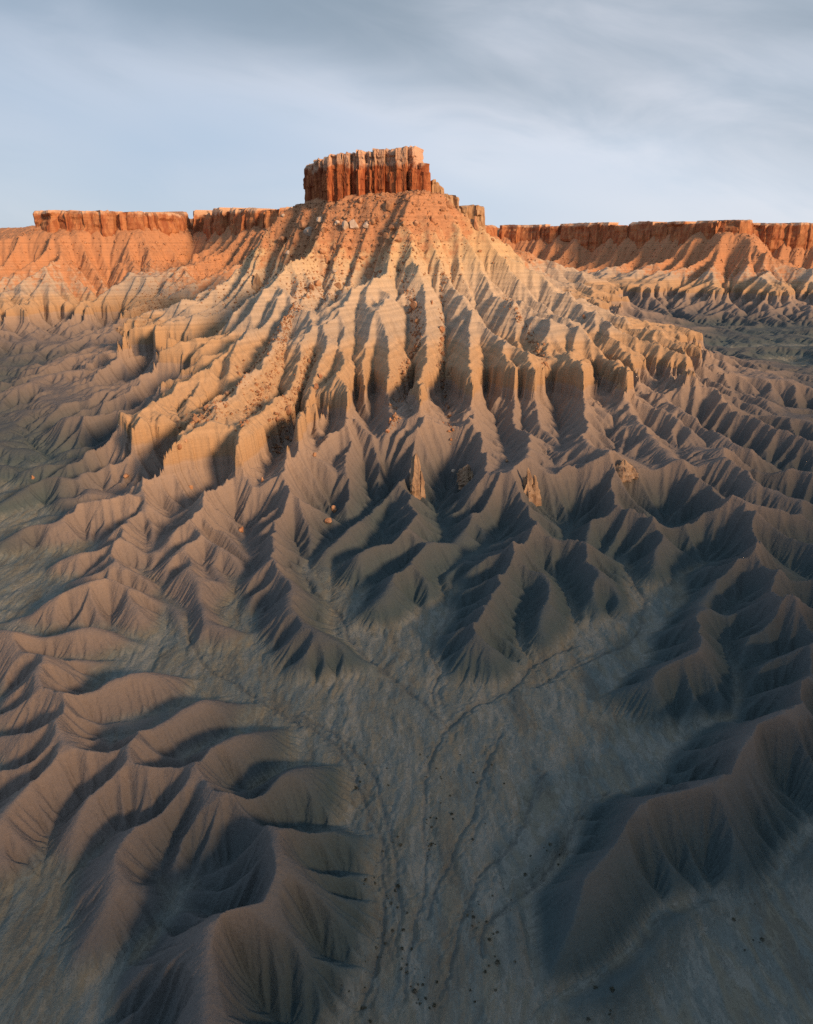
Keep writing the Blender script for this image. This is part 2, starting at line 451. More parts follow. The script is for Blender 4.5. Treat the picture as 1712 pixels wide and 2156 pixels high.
CHANNELS = [
    # washes, at the level of the floor
    (B((1550, 1400), (1600, 1150), (1640, 900), (1590, 620), (1510, 400), (1440, 240), (1350, 130), (1230, 60)), 0),
    (D((430, 1480), (200, 1300), (60, 1180), (-40, 1080)), 0),
    (D((870, 1498), (940, 1330), (840, 1230), (790, 1190), (740, 1150), (620, 1070), (520, 960), (510, 880), (460, 780), (350, 720), (300, 610)), 0),
    (D((300, 610), (350, 510), (440, 410), (560, 300), (650, 190), (720, 100)), -3),
    (D((460, 780), (430, 730), (460, 575), (560, 530), (650, 495), (720, 400), (700, 280)), -2),
    (D((1090, 1400), (1020, 1340), (960, 1240), (1040, 1150), (970, 1080), (960, 990), (1060, 880), (1060, 760), (1000, 630), (1110, 545), (1230, 460), (1330, 400)), 0),
    (D((780, 965), (900, 890), (1000, 770)), 0),
    (D((1020, 445), (1060, 400), (1020, 300), (1000, 200)), -3),
    (D((560, 880), (640, 930), (780, 990)), 0),
    (E((0, 1320), (160, 1220), (380, 1060), (640, 870), (760, 860), (830, 900)), 0),
    (E((830, 900), (840, 770), (795, 650), (740, 600), (760, 560), (620, 515)), -1),
    (E((870, 950), (940, 830), (1020, 790), (1000, 640), (1170, 560)), -1),
    (E((440, 330), (420, 420), (470, 470)), -3),
    (E((1010, 345), (930, 370)), -2),
    (E((470, 900), (440, 740), (380, 640)), 0),
    (E((240, 1100), (180, 1020), (180, 900), (250, 740)), 0),
    (E((1250, 1440), (1290, 1370), (1325, 1290), (1300, 1160), (1250, 1060), (1250, 960), (1230, 890), (1300, 820)), 1),
    (E((1310, 1150), (1450, 1085), (1620, 1070)), 4),
    (E((1310, 1300), (1450, 1260), (1590, 1250)), 3),
    (E((570, 1320), (700, 1440), (800, 1498)), 0),
    (C((1360, 100), (1150, 160), (1000, 300), (880, 400), (780, 440)), 0),
    (C((720, 480), (690, 640), (660, 700), (590, 770), (500, 860), (530, 980), (545, 1250)), 0),
    (C((560, 1310), (800, 1200), (960, 1060), (1050, 920), (1280, 850), (1500, 880), (1600, 680), (1712, 560)), 0),
    (C((1000, 1350), (1300, 1250), (1420, 1050), (1600, 960), (1712, 900)), 0),
    (C((200, 1370), (300, 900), (500, 700), (600, 300), (400, 100)), 0),
    (C((0, 1300), (100, 900), (150, 300), (210, 90)), 0),
    # left foreground gullies
    (A((560, 1450), (680, 1430), (800, 1400), (960, 1330), (1080, 1290)), 0.6),
    (A((240, 1110), (400, 1120), (560, 1105), (760, 1100), (1000, 1110)), 0.6),
    (B((450, 190), (600, 190), (700, 110), (900, 10)), 1),
    (B((770, 270), (900, 205), (1000, 155), (1250, 105)), 1),
    (B((1050, 400), (1150, 335), (1230, 265), (1400, 265)), 1),
    (B((1180, 570), (1350, 550), (1550, 545)), 2),
    (B((220, 1370), (235, 1200), (240, 1050), (250, 900), (262, 780)), -1),
    (B((262, 780), (180, 680), (200, 580), (300, 450), (420, 370), (490, 300)), [-1, 1, 2, 4, 6, 9]),
    (B((265, 780), (400, 660), (470, 560), (600, 520), (740, 370)), [-1, 1, 3, 5, 9]),
    (B((250, 1340), (400, 1220), (560, 1100), (680, 970), (720, 880), (720, 860)), [-1, 0, 0, 1, 2, 2]),
    (B((720, 860), (660, 770), (690, 650), (760, 500), (840, 400)), [2, 2, 4, 6, 10]),
    (B((720, 850), (830, 740), (950, 640), (1090, 545)), [2, 4, 7, 12]),
    (B((720, 880), (870, 870), (1040, 850)), [2, 6, 12]),
    (B((250, 1020), (120, 990), (0, 960)), [0, 2, 4]),
    (B((240, 1180), (120, 1130), (0, 1080)), [0, 2, 4]),
    (B((180, 690), (80, 680), (0, 650)), [1, 3, 5]),
    (B((0, 420), (100, 375), (225, 240)), [3, 5, 9]),
    (B((0, 180), (110, 150), (230, 120)), [2, 4, 8]),
    (A((0, 1270), (100, 1200), (180, 1130)), [2, 4, 7]),
    (A((0, 910), (130, 930), (320, 975), (440, 935)), [-1, 0, 1, 4]),
    # left middle ground
    (A((0, 760), (150, 720), (330, 560), (500, 490)), [-2, -2, -1, 2]),
    (A((0, 840), (120, 830), (230, 770), (400, 690)), [-2, -2, -1, 2]),
    (A((380, 670), (460, 600), (540, 560)), [0, 2, 4]),
    (A((1040, 1095), (980, 930), (990, 860), (920, 790), (820, 745), (845, 700), (740, 625)), [0, 0, 0, 0, 0, 0, 0]),
    (A((740, 625), (780, 500), (730, 300), (740, 230)), [0, 1, 3, 6]),
    (A((780, 500), (860, 390), (890, 290)), [1, 0, -2]),
    (A((850, 555), (940, 480), (980, 420)), [1, 4, 7]),
    (A((845, 700), (950, 600), (990, 520)), [1, 3, 6]),
    (A((1130, 830), (1230, 730), (1210, 680), (1325, 610), (1280, 470), (1260, 420)), [0, 0, 0, 0, -2, -4]),
    (A((1110, 680), (1050, 540), (1100, 460)), [1, 4, 6]),
    (A((1130, 830), (1290, 950), (1400, 1050)), 0),
    (A((0, 380), (200, 300), (370, 240), (520, 150), (640, 150)), -1),
    (A((0, 460), (120, 430), (240, 400), (330, 330)), [0, 1, 3, 5]),
    (A((0, 190), (200, 100), (360, 60)), 0),
    # butte gullies
    (G((560, 360), (400, 470), (330, 520), (230, 590), (60, 720)), [-3, -6, -7, -7, -5]),
    (G((450, 330), (250, 450), (160, 560)), [-3, -6, -7]),
    (G((680, 430), (480, 520), (390, 570), (330, 640)), [-3, -5, -6, -6]),
    (G((640, 560), (480, 630), (390, 680)), [-4, -6, -6]),
    (G((830, 350), (720, 520), (600, 630), (520, 720)), [-3, -5, -6, -6]),
    (G((1010, 330), (880, 440), (780, 600), (660, 760), (520, 880), (380, 980)), [-5, -8, -10, -11, -11, -9]),
    (G((1080, 330), (1030, 600), (940, 760), (850, 900), (800, 980), (620, 1040), (545, 1220)), [-3, -6, -7, -8, -8, -7, -5]),
    (G((1230, 350), (1190, 560), (1100, 800), (1050, 960), (990, 1140), (900, 1300)), [-4, -7, -8, -9, -9, -6]),
    (G((1350, 440), (1300, 620), (1230, 740), (1210, 960), (1220, 1100)), [-3, -7, -8, -8, -7]),
    (G((1420, 200), (1425, 500), (1430, 740), (1500, 900), (1560, 1090)), [-5, -8, -9, -9, -9]),
    (G((1510, 250), (1520, 600), (1530, 800)), [-4, -6, -7]),
    (H((140, 60), (160, 200), (230, 380), (190, 560), (150, 700), (110, 830)), [-4, -7, -9, -10, -11, -11]),
    (H((360, 80), (350, 300), (350, 450), (345, 620), (380, 870)), [-5, -8, -10, -10, -9]),
    (H((545, 380), (550, 560), (575, 650), (640, 900), (660, 1040)), [-3, -6, -8, -8, -6]),
    (H((640, 100), (740, 270), (800, 400), (830, 550), (860, 660), (890, 830), (900, 980)), [-4, -8, -11, -12, -13, -12, -9]),
    (H((900, 420), (860, 560)), [-5, -9]),
    (H((880, 200), (1000, 330), (1140, 420), (1240, 530), (1290, 700)), [-4, -7, -8, -8, -6]),
    (H((1050, 480), (1080, 640)), [-2, -4]),
]

# ------------------------------------------------------------------ the grid: cells grow with the distance
W_A, W_B, Y0, Y1 = 0.62, 45.0, 66.0, 2700.0
LW = math.log((W_A * Y1 + W_B) / (W_A * Y0 + W_B))


class Grid:
    def __init__(self, nx):
        self.nx = nx
        self.ny = int(round(LW / W_A * (nx - 1) / 2)) + 1
        s = np.linspace(-1, 1, nx)
        w = (W_A * Y0 + W_B) * np.exp(LW * np.linspace(0, 1, self.ny))
        y = (w - W_B) / W_A
        self.s, self.w = s, w
        self.X = (s[None, :] * w[:, None]).astype(np.float64)
        self.Y = np.repeat(y[:, None], nx, 1)
        self.cell = np.repeat((2 * w / (nx - 1))[:, None], nx, 1)

    def index(self, x, y):
        w = W_A * y + W_B
        i = (x / w + 1) / 2 * (self.nx - 1)
        j = np.log(w / self.w[0]) / LW * (self.ny - 1)
        return i, j


def resize(a, g):
    ny, nx = a.shape
    jj = np.linspace(0, ny - 1, g.ny); ii = np.linspace(0, nx - 1, g.nx)
    j0 = np.minimum(jj.astype(int), ny - 2); i0 = np.minimum(ii.astype(int), nx - 2)
    fj = (jj - j0)[:, None]; fi = (ii - i0)[None, :]
    r = a[j0] * (1 - fj) + a[j0 + 1] * fj
    return r[:, i0] * (1 - fi) + r[:, i0 + 1] * fi


def blur(a, n=1):
    for _ in range(n):
        p = np.pad(a, 1, mode='edge')
        a = (p[:-2, 1:-1] + 2 * p[1:-1, 1:-1] + p[2:, 1:-1]) / 4
        p = np.pad(a, 1, mode='edge')
        a = (p[1:-1, :-2] + 2 * p[1:-1, 1:-1] + p[1:-1, 2:]) / 4
    return a


def sample_lines():
    out = []
    for lines, kind in ((RIDGES, 1), (CHANNELS, 0)):
        for pts, h in lines:
            pts = np.array(pts, float)
            h = np.full(len(pts), h, float) if np.isscalar(h) else np.array(h, float)
            if kind == 0 and h.min() < -2.5:
                h = h * 0.52
            seg = np.hypot(*np.diff(pts, axis=0).T)
            t = np.concatenate([[0], np.cumsum(seg)])
            n = max(2, int(t[-1] / 14) + 1)
            tt = np.linspace(0, t[-1], n)
            P = np.stack([np.interp(tt, t, pts[:, 0]), np.interp(tt, t, pts[:, 1])], 1)
            hh = np.interp(tt, t, h)
            xy = unproject(P, hh)
            ub, dcb, _, fb = base_u(xy[:, 0], xy[:, 1])
            if kind == 0:
                # gullies at the foot of the butte cut down towards the floor of the wash
                hh = np.where(hh > -2.4, hh - 0.75 * np.clip(ub - fb, 0, 16), hh)
            if kind == 1:
                hh = hh * (1 + 0.20 * sstep(dcb, 260, 310))
            hh = hh * (0.60 + 0.40 * sstep(dcb, 220, 300)) * sstep(dcb, 18, 60)
            # keep the line from jumping over a hill edge
            jump = np.hypot(*np.diff(xy, axis=0).T)
            for a in range(n - 1):
                if jump[a] < 60:
                    m = max(2, int(jump[a] / 0.7))
                    f = np.linspace(0, 1, m)
                    out.append(np.stack([xy[a, 0] + (xy[a + 1, 0] - xy[a, 0]) * f, xy[a, 1] + (xy[a + 1, 1] - xy[a, 1]) * f,
                                         hh[a] + (hh[a + 1] - hh[a]) * f, np.full(m, kind)], 1))
    return np.concatenate(out)


def envelope(samples, g, sign, slope):
    """tents under the ridges (sign 1) or over the gullies (sign -1): best value and distance to the line it comes from"""
    i, j = g.index(samples[:, 0], samples[:, 1])
    i = np.round(i).astype(int); j = np.round(j).astype(int)
    ok = (i >= 0) & (i < g.nx) & (j >= 0) & (j < g.ny)
    sm = samples[ok]
    src = np.full((g.ny, g.nx), -1, np.int64)
    order = np.argsort(sign * sm[:, 2])
    src[j[ok][order], i[ok][order]] = order
    sx = np.append(sm[:, 0], 1e6); sy = np.append(sm[:, 1], 1e6); sh = np.append(sm[:, 2], -sign * 1e6)

    def val(q):
        d = np.hypot(g.X - sx[q], g.Y - sy[q])
        return sign * sh[q] - slope * d, d
    best, dist = val(src)
    for step in (128, 64, 32, 16, 8, 4, 2, 1, 2, 1):
        for dj in (-step, 0, step):
            for di in (-step, 0, step):
                if dj == 0 and di == 0:
                    continue
                q = np.full_like(src, -1)
                y0, y1 = max(0, -dj), min(g.ny, g.ny - dj)
                x0, x1 = max(0, -di), min(g.nx, g.nx - di)
                q[y0:y1, x0:x1] = src[y0 + dj:y1 + dj, x0 + di:x1 + di]
                v, d = val(q)
                k = v > best
                src = np.where(k, q, src); best = np.where(k, v, best); dist = np.where(k, d, dist)
    return sign * best, dist


def erode(z, g, K, iters, m=0.5, diff=0.05, talus=None, talus_every=3, acrit=None):
    ny, nx = z.shape
    N = ny * nx
    idx = np.arange(N).reshape(ny, nx)
    dirs = [(0, 1), (0, -1), (1, 0), (-1, 0), (1, 1), (-1, -1), (1, -1), (-1, 1)]
    sh = (np.abs(g.s) * W_A)[None, :]
    sg = g.s[None, :] * W_A
    dists = []
    for dj, di in dirs:
        dists.append(g.cell * np.sqrt((di + dj * sg) ** 2 + dj * dj))
    jit = [0.75 + 0.5 * rng.random((ny, nx)) for _ in dirs]
    area = (g.cell ** 2).ravel()
    fixed = np.zeros((ny, nx), bool)
    fixed[0] = fixed[-1] = True; fixed[:, 0] = fixed[:, -1] = True
    fr = fixed.ravel()
    A = None
    for it in range(iters):
        best = np.zeros((ny, nx)); rcv = idx.copy(); bd = np.ones((ny, nx))
        zp = np.pad(z, 1, mode='constant', constant_values=1e9)
        ip = np.pad(idx, 1, mode='edge')
        for (dj, di), ds, jt in zip(dirs, dists, jit):
            zn = zp[1 + dj:1 + dj + ny, 1 + di:1 + di + nx]
            s = (z - zn) / ds * jt
            q = s > best
            best = np.where(q, s, best)
            rcv = np.where(q, ip[1 + dj:1 + dj + ny, 1 + di:1 + di + nx], rcv)
            bd = np.where(q, ds, bd)
        r = rcv.ravel()
        if it % 2 == 0 or A is None:
            A = area.copy(); rr = r.copy()
            act = np.nonzero(rr != np.arange(N))[0]
            for _ in range(13):
                if len(act) == 0:
                    break
                tgt = rr[act]
                A = A + np.bincount(tgt, weights=A[act], minlength=N)
                nxt = rr[tgt]
                keep = nxt != tgt
                rr[act] = nxt
                # a cell whose receiver is a root has delivered everything it will
                act = act[keep]
        pw = np.power(A.reshape(ny, nx), m)
        if acrit is not None:
            pw = np.maximum(pw - np.power(acrit, m), 0)
        Fk = K * pw / bd
        zr = z.ravel()[r].reshape(ny, nx)
        znew = (z + Fk * zr) / (1 + Fk)
        # pits fill slowly
        pit = (rcv == idx) & ~fixed
        if pit.any():
            nb = np.minimum.reduce([zp[1 + dj:1 + dj + ny, 1 + di:1 + di + nx] for dj, di in dirs])
            znew = np.where(pit, nb + 0.01 * g.cell, znew)
        if diff:
            p = np.pad(znew, 1, mode='edge')
            lap = (p[:-2, 1:-1] + p[2:, 1:-1] + p[1:-1, :-2] + p[1:-1, 2:]) - 4 * znew
            znew = znew + diff * lap
        if talus is not None and it % talus_every == 0:
            p = np.pad(znew, 1, mode='constant', constant_values=1e9)
            for (dj, di), ds in zip(dirs, dists):
                znew = np.minimum(znew, p[1 + dj:1 + dj + ny, 1 + di:1 + di + nx] + talus * ds)
        z = np.where(fixed, z, znew)
    # fine rills: noise drawn out along the lines of flow
    n = rng.random(N) - 0.5
    rr = r.copy()
    for _ in range(4):
        n = (n + n[rr]) * 0.5
        rr = rr[rr]
    n = (n - n.mean()) / (n.std() + 1e-9)
    return z, A.reshape(ny, nx), n.reshape(ny, nx), best


THREADS = [
    C((0, 1300), (60, 900), (100, 640), (80, 450), (110, 280), (150, 200), (210, 90), (300, 40)),
    B((1500, 1370), (1560, 1150), (1600, 1000), (1590, 800), (1600, 620), (1520, 430), (1500, 330), (1430, 220), (1330, 130), (1200, 60)),
    D((1040, 1480), (1090, 1400), (1240, 1300), (1400, 1240), (1420, 1190), (1480, 1120), (1620, 1060), (1712, 990)),
    D((300, 610), (350, 720), (460, 780), (510, 880), (520, 960), (620, 1070), (740, 1150), (790, 1200), (960, 1330), (1010, 1420)),
    E((760, 560), (740, 600), (795, 650), (840, 760), (820, 900), (760, 990), (600, 1060), (420, 1130), (250, 1250)),
    C((880, 400), (770, 450), (700, 560), (660, 700), (590, 780), (500, 860), (430, 900), (300, 940), (330, 1100)),
    A((820, 745), (920, 790), (990, 860), (980, 930), (1040, 1090), (1200, 1200), (1400, 1330), (1600, 1450)),
    D((1060, 760), (1060, 880), (960, 985), (970, 1080), (1040, 1150), (960, 1240), (1010, 1340)),
    C((600, 300), (520, 480), (430, 640), (330, 760), (240, 900), (200, 1100), (150, 1300)),
    C((400, 150), (330, 350), (260, 560), (150, 760), (80, 950)),
    B((1230, 60), (1400, 150), (1560, 330), (1640, 560), (1680, 800), (1660, 1100)),
]


def cut_threads(g):
    """narrow stream beds incised in the wash, each with a few braids"""
    acc = np.zeros(g.nx * g.ny)
    tr = np.random.default_rng(17)
    for ln in THREADS:
        xy = unproject(ln, 0.0)
        seg = np.hypot(*np.diff(xy, axis=0).T)
        t = np.concatenate([[0], np.cumsum(seg)])
        n = int(t[-1] / 0.2)
        tt = np.linspace(0, t[-1], n)
        bx = np.interp(tt, t, xy[:, 0]); by = np.interp(tt, t, xy[:, 1])
        bx = np.convolve(np.pad(bx, 40, mode='edge'), np.ones(81) / 81, 'valid'); by = np.convolve(np.pad(by, 40, mode='edge'), np.ones(81) / 81, 'valid')
        for k in range(4):
            sd = int(tr.integers(1000))
            amp = 3.0 if k == 0 else 10.0
            wgt = 1.0 if k == 0 else 0.5
            ox = amp * fbm(tt / 9, tt * 0 + sd, 4, sd, 0.6) + (0 if k == 0 else 5 * fbm(tt / 45, tt * 0 + sd, 2, sd + 3))
            oy = amp * fbm(tt / 9, tt * 0 + sd + 50, 4, sd + 9, 0.6)
            i, j = g.index(bx + ox, by + oy)
            i = np.round(i).astype(int); j = np.round(j).astype(int)
            ok = (i >= 0) & (i < g.nx) & (j >= 0) & (j < g.ny)
            acc[j[ok] * g.nx + i[ok]] = np.maximum(acc[j[ok] * g.nx + i[ok]], wgt)
    a = acc.reshape(g.ny, g.nx)
    return np.maximum(a * 0.6, blur(a, 1) * 1.4)


def make_terrain(nx_full=760):
    sm = sample_lines()
    g = Grid(360)
    rd = sm[sm[:, 3] == 1]; ch = sm[sm[:, 3] == 0]
    u0, dc, dm, f = base_u(g.X, g.Y)
    steep = 0.62 + 0.20 * (1 - sstep(g.Y, 330, 460))
    up, dr = envelope(rd, g, 1, steep)
    lo, dch = envelope(ch, g, -1, steep)
    up = np.maximum(up, -0.8 * np.clip(u0 - f, 0, 6) - 0.2)
    lo = np.minimum(lo, 40)
    wr = dch / (dch + dr + 1e-6)
    h = up * wr + np.maximum(np.minimum(lo, up), -14) * (1 - wr)
    far = np.minimum(dr, dch)
    h = h * np.exp(-np.clip(far - 30, 0, None) / 25)
    h = blur(h, 1)
    # ---- level 1
    cov = np.exp(-np.clip(far - 12, 0, None) / 22)
    rough = fbm(g.X / 70, g.Y / 70, 5, 21)
    ridged = 1 - np.abs(2 * fbm(g.X / 95, g.Y / 95, 4, 33)) * 2.2
    low = 1 - sstep(u0 - f, 5, 60)
    hills = (1 - cov) * (10 * ridged + 10 * rough) * (0.35 + 0.65 * low)
    slope_noise = (1 - cov) * (1 - low) * 26 * fbm(g.X / 60, g.Y / 60, 4, 41)
    smooth_top = sstep(dc, 20, 70) * sstep(dm, 20, 120)
    u = u0 + h * smooth_top + hills * sstep(g.Y, 220, 380) + slope_noise * (0.25 + 0.75 * smooth_top)
    onslope = sstep(u0 - f, 8, 40)
    u += 0.3 * fbm(g.X / 6, g.Y / 6, 3, 50) + onslope * 6.0 * fbm(g.X / 11, g.Y / 11, 3, 52)
    wash = (1 - sstep(u - f, 0.4, 2.2))
    u_pre, f_pre = u, f
    hard = 1 - 0.92 * sstep(-dc, -70, -28)
    hard = np.minimum(hard, 1 - 0.85 * sstep(-dm, -80, -25))
    K0 = hard * (1 - 0.93 * wash)
    u, A, rill, sl = erode(u, g, 0.045 * K0, 56, diff=0.008, talus=0.95, acrit=26.0 - 18.0 * onslope)
    g2 = Grid(nx_full)
    u = resize(u, g2)
    u0, dc, dm, f = base_u(g2.X, g2.Y)
    K = resize(K0, g2)
    wash = resize(wash, g2)
    silt = np.clip(resize(1 - sstep(blur(u_pre - f_pre, 2), 0.2, 5.0), g2), 0, 1)
    dry = 0.25 + 0.75 * (1 - wash)
    u += (0.10 * g2.cell * (rng.random(u.shape) - 0.5) * 2 + (0.20 + 0.9 * resize(onslope, g2)) * fbm(g2.X / 3.4, g2.Y / 3.4, 3, 61)) * dry
    # the wash: low bars and braided threads drawn out along the flow
    wx = g2.X + 9 * fbm(g2.X / 30, g2.Y / 30, 3, 81)
    u += wash * (1.7 * fbm(wx / 6.0, g2.Y / 24, 4, 83, 0.6) + 1.1 * fbm(wx / 1.9, g2.Y / 6, 3, 85, 0.6))
    K = np.maximum(K, 0.5 * wash)
    stream = cut_threads(g2)
    u -= 0.95 * stream * (0.3 + 0.7 * wash)
    u, A, rill, sl = erode(u, g2, 0.05 * K, 22, m=0.42, diff=0.005, talus=1.1, acrit=2.0)
    u -= (0.25 + 0.55 * g2.cell) * sstep(np.log10(A), 2.0, 3.3) * (1 - 0.6 * wash)
    u += rill * g2.cell * (0.26 * sstep(sl, 0.15, 0.5) * (1 - 0.8 * wash) + 0.03)
    sh = bed_shift(g2.X, g2.Y)
    # rock flutes in the wall of the hard bed, which is thick here and thin there
    rg = 1 - np.abs(2 * fbm(g2.X / 4.2, g2.Y / 4.2, 2, 71)) * 2
    fl = 1.0 * rg + 4.0 * fbm(g2.X / 24, g2.Y / 24, 3, 75)
    near = sstep(u - sh, CL0 - 9, CL0 - 1) * (1 - sstep(u - sh, CL0 + 4, CL0 + 14))
    extra = 13 * fbm(g2.X / 70, g2.Y / 70, 2, 78) - 3.0 * sstep(-g2.X, 20, 100) + 11.0 * sstep(-g2.X, 170, 230) * sstep(g2.Y, 520, 580)
    extra = extra * (1 - sstep(g2.Y, 900, 1000))
    # rubble on the upper talus
    tl = np.maximum(1 - sstep(dc, 30, 75), 1 - sstep(dm, 60, 190))
    rub = 3.6 * np.abs(fbm(g2.X / 9, g2.Y / 9, 3, 87)) * 2 + 2.6 * fbm(g2.X / 3.0, g2.Y / 3.0, 2, 89)
    beds = 0.30 * np.sin(u * 1.05 + 5 * fbm(g2.X / 60, g2.Y / 60, 2, 97)) + 0.18 * np.sin(u * 2.6 + 9 * fbm(g2.X / 50, g2.Y / 50, 2, 98))
    beds = beds * sstep(u - sh, CL0 + 4, CL0 + 20) * (1 - tl)
    z = cliff(u + fl * near + rub * tl + beds, sh, extra, 2.6)
    braid = fbm(wx / 6.5, g2.Y / 30, 4, 93) + 0.5 * fbm(wx / 2.2, g2.Y / 9, 3, 95)
    return g2, z, A, dc, dm, f, silt, sh, braid, stream


def grid_mesh(name, X, Y, Z, attrs=None):
    ny, nx = Z.shape
    me = bpy.data.meshes.new(name)
    n = nx * ny
    me.vertices.add(n)
    co = np.empty((n, 3), np.float32)
    co[:, 0] = X.ravel(); co[:, 1] = Y.ravel(); co[:, 2] = Z.ravel()
    me.vertices.foreach_set('co', co.ravel())
    idx = np.arange(n, dtype=np.int32).reshape(ny, nx)
    q = np.stack([idx[:-1, :-1], idx[:-1, 1:], idx[1:, 1:], idx[1:, :-1]], -1).reshape(-1, 4)
    me.loops.add(q.size)
    me.loops.foreach_set('vertex_index', q.ravel())
    me.polygons.add(len(q))
    me.polygons.foreach_set('loop_start', np.arange(0, q.size, 4, dtype=np.int32))
    me.polygons.foreach_set('loop_total', np.full(len(q), 4, np.int32))
    me.polygons.foreach_set('use_smooth', np.ones(len(q), bool))
    for k, v in (attrs or {}).items():
        at = me.attributes.new(k, 'FLOAT', 'POINT')
        at.data.foreach_set('value', v.ravel().astype(np.float32))
    me.update(calc_edges=True)
    return me


def new_mat(name):
    m = bpy.data.materials.new(name)
    m.use_nodes = True
    nt = m.node_tree
    b = nt.nodes['Principled BSDF']
    b.inputs['Roughness'].default_value = 0.95
    b.inputs['Specular IOR Level'].default_value = 0.12
    return m, nt, b


def attr(nt, name):
    n = nt.nodes.new('ShaderNodeAttribute')
    n.attribute_name = name
    return n.outputs['Fac']


def terrain_material():
    m, nt, b = new_mat('badland shale')
    L = nt.links.new
    geo = nd(nt, 'ShaderNodeNewGeometry')
    P = geo.outputs['Position']
    st = attr(nt, 'strat'); talus = attr(nt, 'talus'); wash = attr(nt, 'wash'); flow = attr(nt, 'flow')
    nbig = noise(nt, P, 0.02, 4, 0.5)
    nmid = noise(nt, P, 0.12, 5, 0.6)
    nfine = noise(nt, P, 1.3, 5, 0.65)
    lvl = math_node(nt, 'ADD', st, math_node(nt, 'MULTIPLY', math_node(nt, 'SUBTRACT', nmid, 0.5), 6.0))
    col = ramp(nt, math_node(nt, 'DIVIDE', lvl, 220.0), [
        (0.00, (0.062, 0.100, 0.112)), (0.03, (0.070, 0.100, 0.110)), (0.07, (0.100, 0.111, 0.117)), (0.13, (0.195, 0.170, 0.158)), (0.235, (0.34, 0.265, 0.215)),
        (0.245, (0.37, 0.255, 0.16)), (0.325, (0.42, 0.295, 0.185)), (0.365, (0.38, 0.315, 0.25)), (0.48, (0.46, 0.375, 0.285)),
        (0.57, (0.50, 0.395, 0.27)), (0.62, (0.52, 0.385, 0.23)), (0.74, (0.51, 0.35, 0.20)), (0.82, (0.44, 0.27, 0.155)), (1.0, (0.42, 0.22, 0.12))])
    # thin beds
    cb = nd(nt, 'ShaderNodeCombineXYZ')
    L(st, cb.inputs[2])
    bedn = noise(nt, cb.outputs[0], 0.35, 4, 0.6)
    bed_amp = math_node(nt, 'ADD', 0.05, math_node(nt, 'MULTIPLY', smooth01(nt, st, 40, 70), 0.17))
    band = math_node(nt, 'ADD', 0.88, math_node(nt, 'MULTIPLY', smooth01(nt, bedn, 0.36, 0.64), bed_amp))
    red = mix_rgb(nt, nfine, (0.39, 0.175, 0.09), (0.48, 0.28, 0.16))
    tfac = smooth01(nt, math_node(nt, 'ADD', talus, math_node(nt, 'MULTIPLY', math_node(nt, 'SUBTRACT', nmid, 0.5), 0.9)), 0.35, 0.65)
    col = mix_rgb(nt, tfac, col, red)
    braid = attr(nt, 'braid')
    mpw = nd(nt, 'ShaderNodeMapping')
    mpw.inputs['Scale'].default_value = (1, 0.35, 1)
    mpw.inputs['Rotation'].default_value = (0, 0, 0.12)
    L(P, mpw.inputs[0])
    nw = noise(nt, mpw.outputs[0], 0.45, 7, 0.68, 1.2)
    nw2 = noise(nt, mpw.outputs[0], 0.12, 5, 0.6, 1.5)
    mixw = math_node(nt, 'ADD', math_node(nt, 'MULTIPLY', braid, 0.7), math_node(nt, 'SUBTRACT', nw, 0.5))
    sed = mix_rgb(nt, smooth01(nt, nw2, 0.40, 0.62), (0.150, 0.182, 0.180), (0.195, 0.195, 0.160))
    sed = mix_rgb(nt, math_node(nt, 'MULTIPLY', smooth01(nt, mixw, 0.02, 0.18), 0.7), sed, (0.235, 0.250, 0.232))
    sed = mix_rgb(nt, math_node(nt, 'MULTIPLY', smooth01(nt, mixw, -0.06, -0.24), 0.6), sed, (0.125, 0.124, 0.106))
    # thin dark threads where water ran last
    crk = math_node(nt, 'ABSOLUTE', math_node(nt, 'SUBTRACT', nw, 0.5))
    sed = mix_rgb(nt, math_node(nt, 'MULTIPLY', smooth01(nt, crk, 0.016, 0.004), 0.5), sed, (0.075, 0.074, 0.066))
    thread = math_node(nt, 'MULTIPLY', smooth01(nt, flow, 2.7, 3.4), 0.6)
    sed = mix_rgb(nt, thread, sed, (0.185, 0.215, 0.218))
    sed = mix_rgb(nt, math_node(nt, 'MULTIPLY', smooth01(nt, attr(nt, 'stream'), 0.15, 0.8), 0.5), sed, (0.100, 0.116, 0.120))
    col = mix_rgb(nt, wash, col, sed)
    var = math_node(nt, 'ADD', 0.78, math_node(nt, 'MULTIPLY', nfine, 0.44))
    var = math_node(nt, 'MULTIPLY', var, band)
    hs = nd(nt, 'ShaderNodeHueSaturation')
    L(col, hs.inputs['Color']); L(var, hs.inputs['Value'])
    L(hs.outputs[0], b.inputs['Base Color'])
    # fine relief
    nb = noise(nt, P, 1.1, 10, 0.68)
    bump = nd(nt, 'ShaderNodeBump')
    bump.inputs['Strength'].default_value = 0.6
    bump.inputs['Distance'].default_value = 1.0
    L(nb, bump.inputs['Height'])
    L(bump.outputs[0], b.inputs['Normal'])
    return m



g, Z, ACC, DC, DM, FLOOR, WASH, SHIFT, BRAID, STREAM = make_terrain()
tal = np.maximum(1 - (DC - 4) / 85, 1 - (DM - 10) / 230)
tal = np.clip(tal, 0, 1)
MAT_SHALE = terrain_material()


def link(o, parent=None):
    scene.collection.objects.link(o)
    if parent is not None:
        o.parent = parent
    return o


def tag(o, label=None, category=None, group=None, kind=None):
    for k, v in (('label', label), ('category', category), ('group', group), ('kind', kind)):
        if v is not None:
            o[k] = v
    return o


def empty(name, loc, label, category, group=None):
    o = bpy.data.objects.new(name, None)
    o.location = loc
    link(o)
    return tag(o, label, category, group)


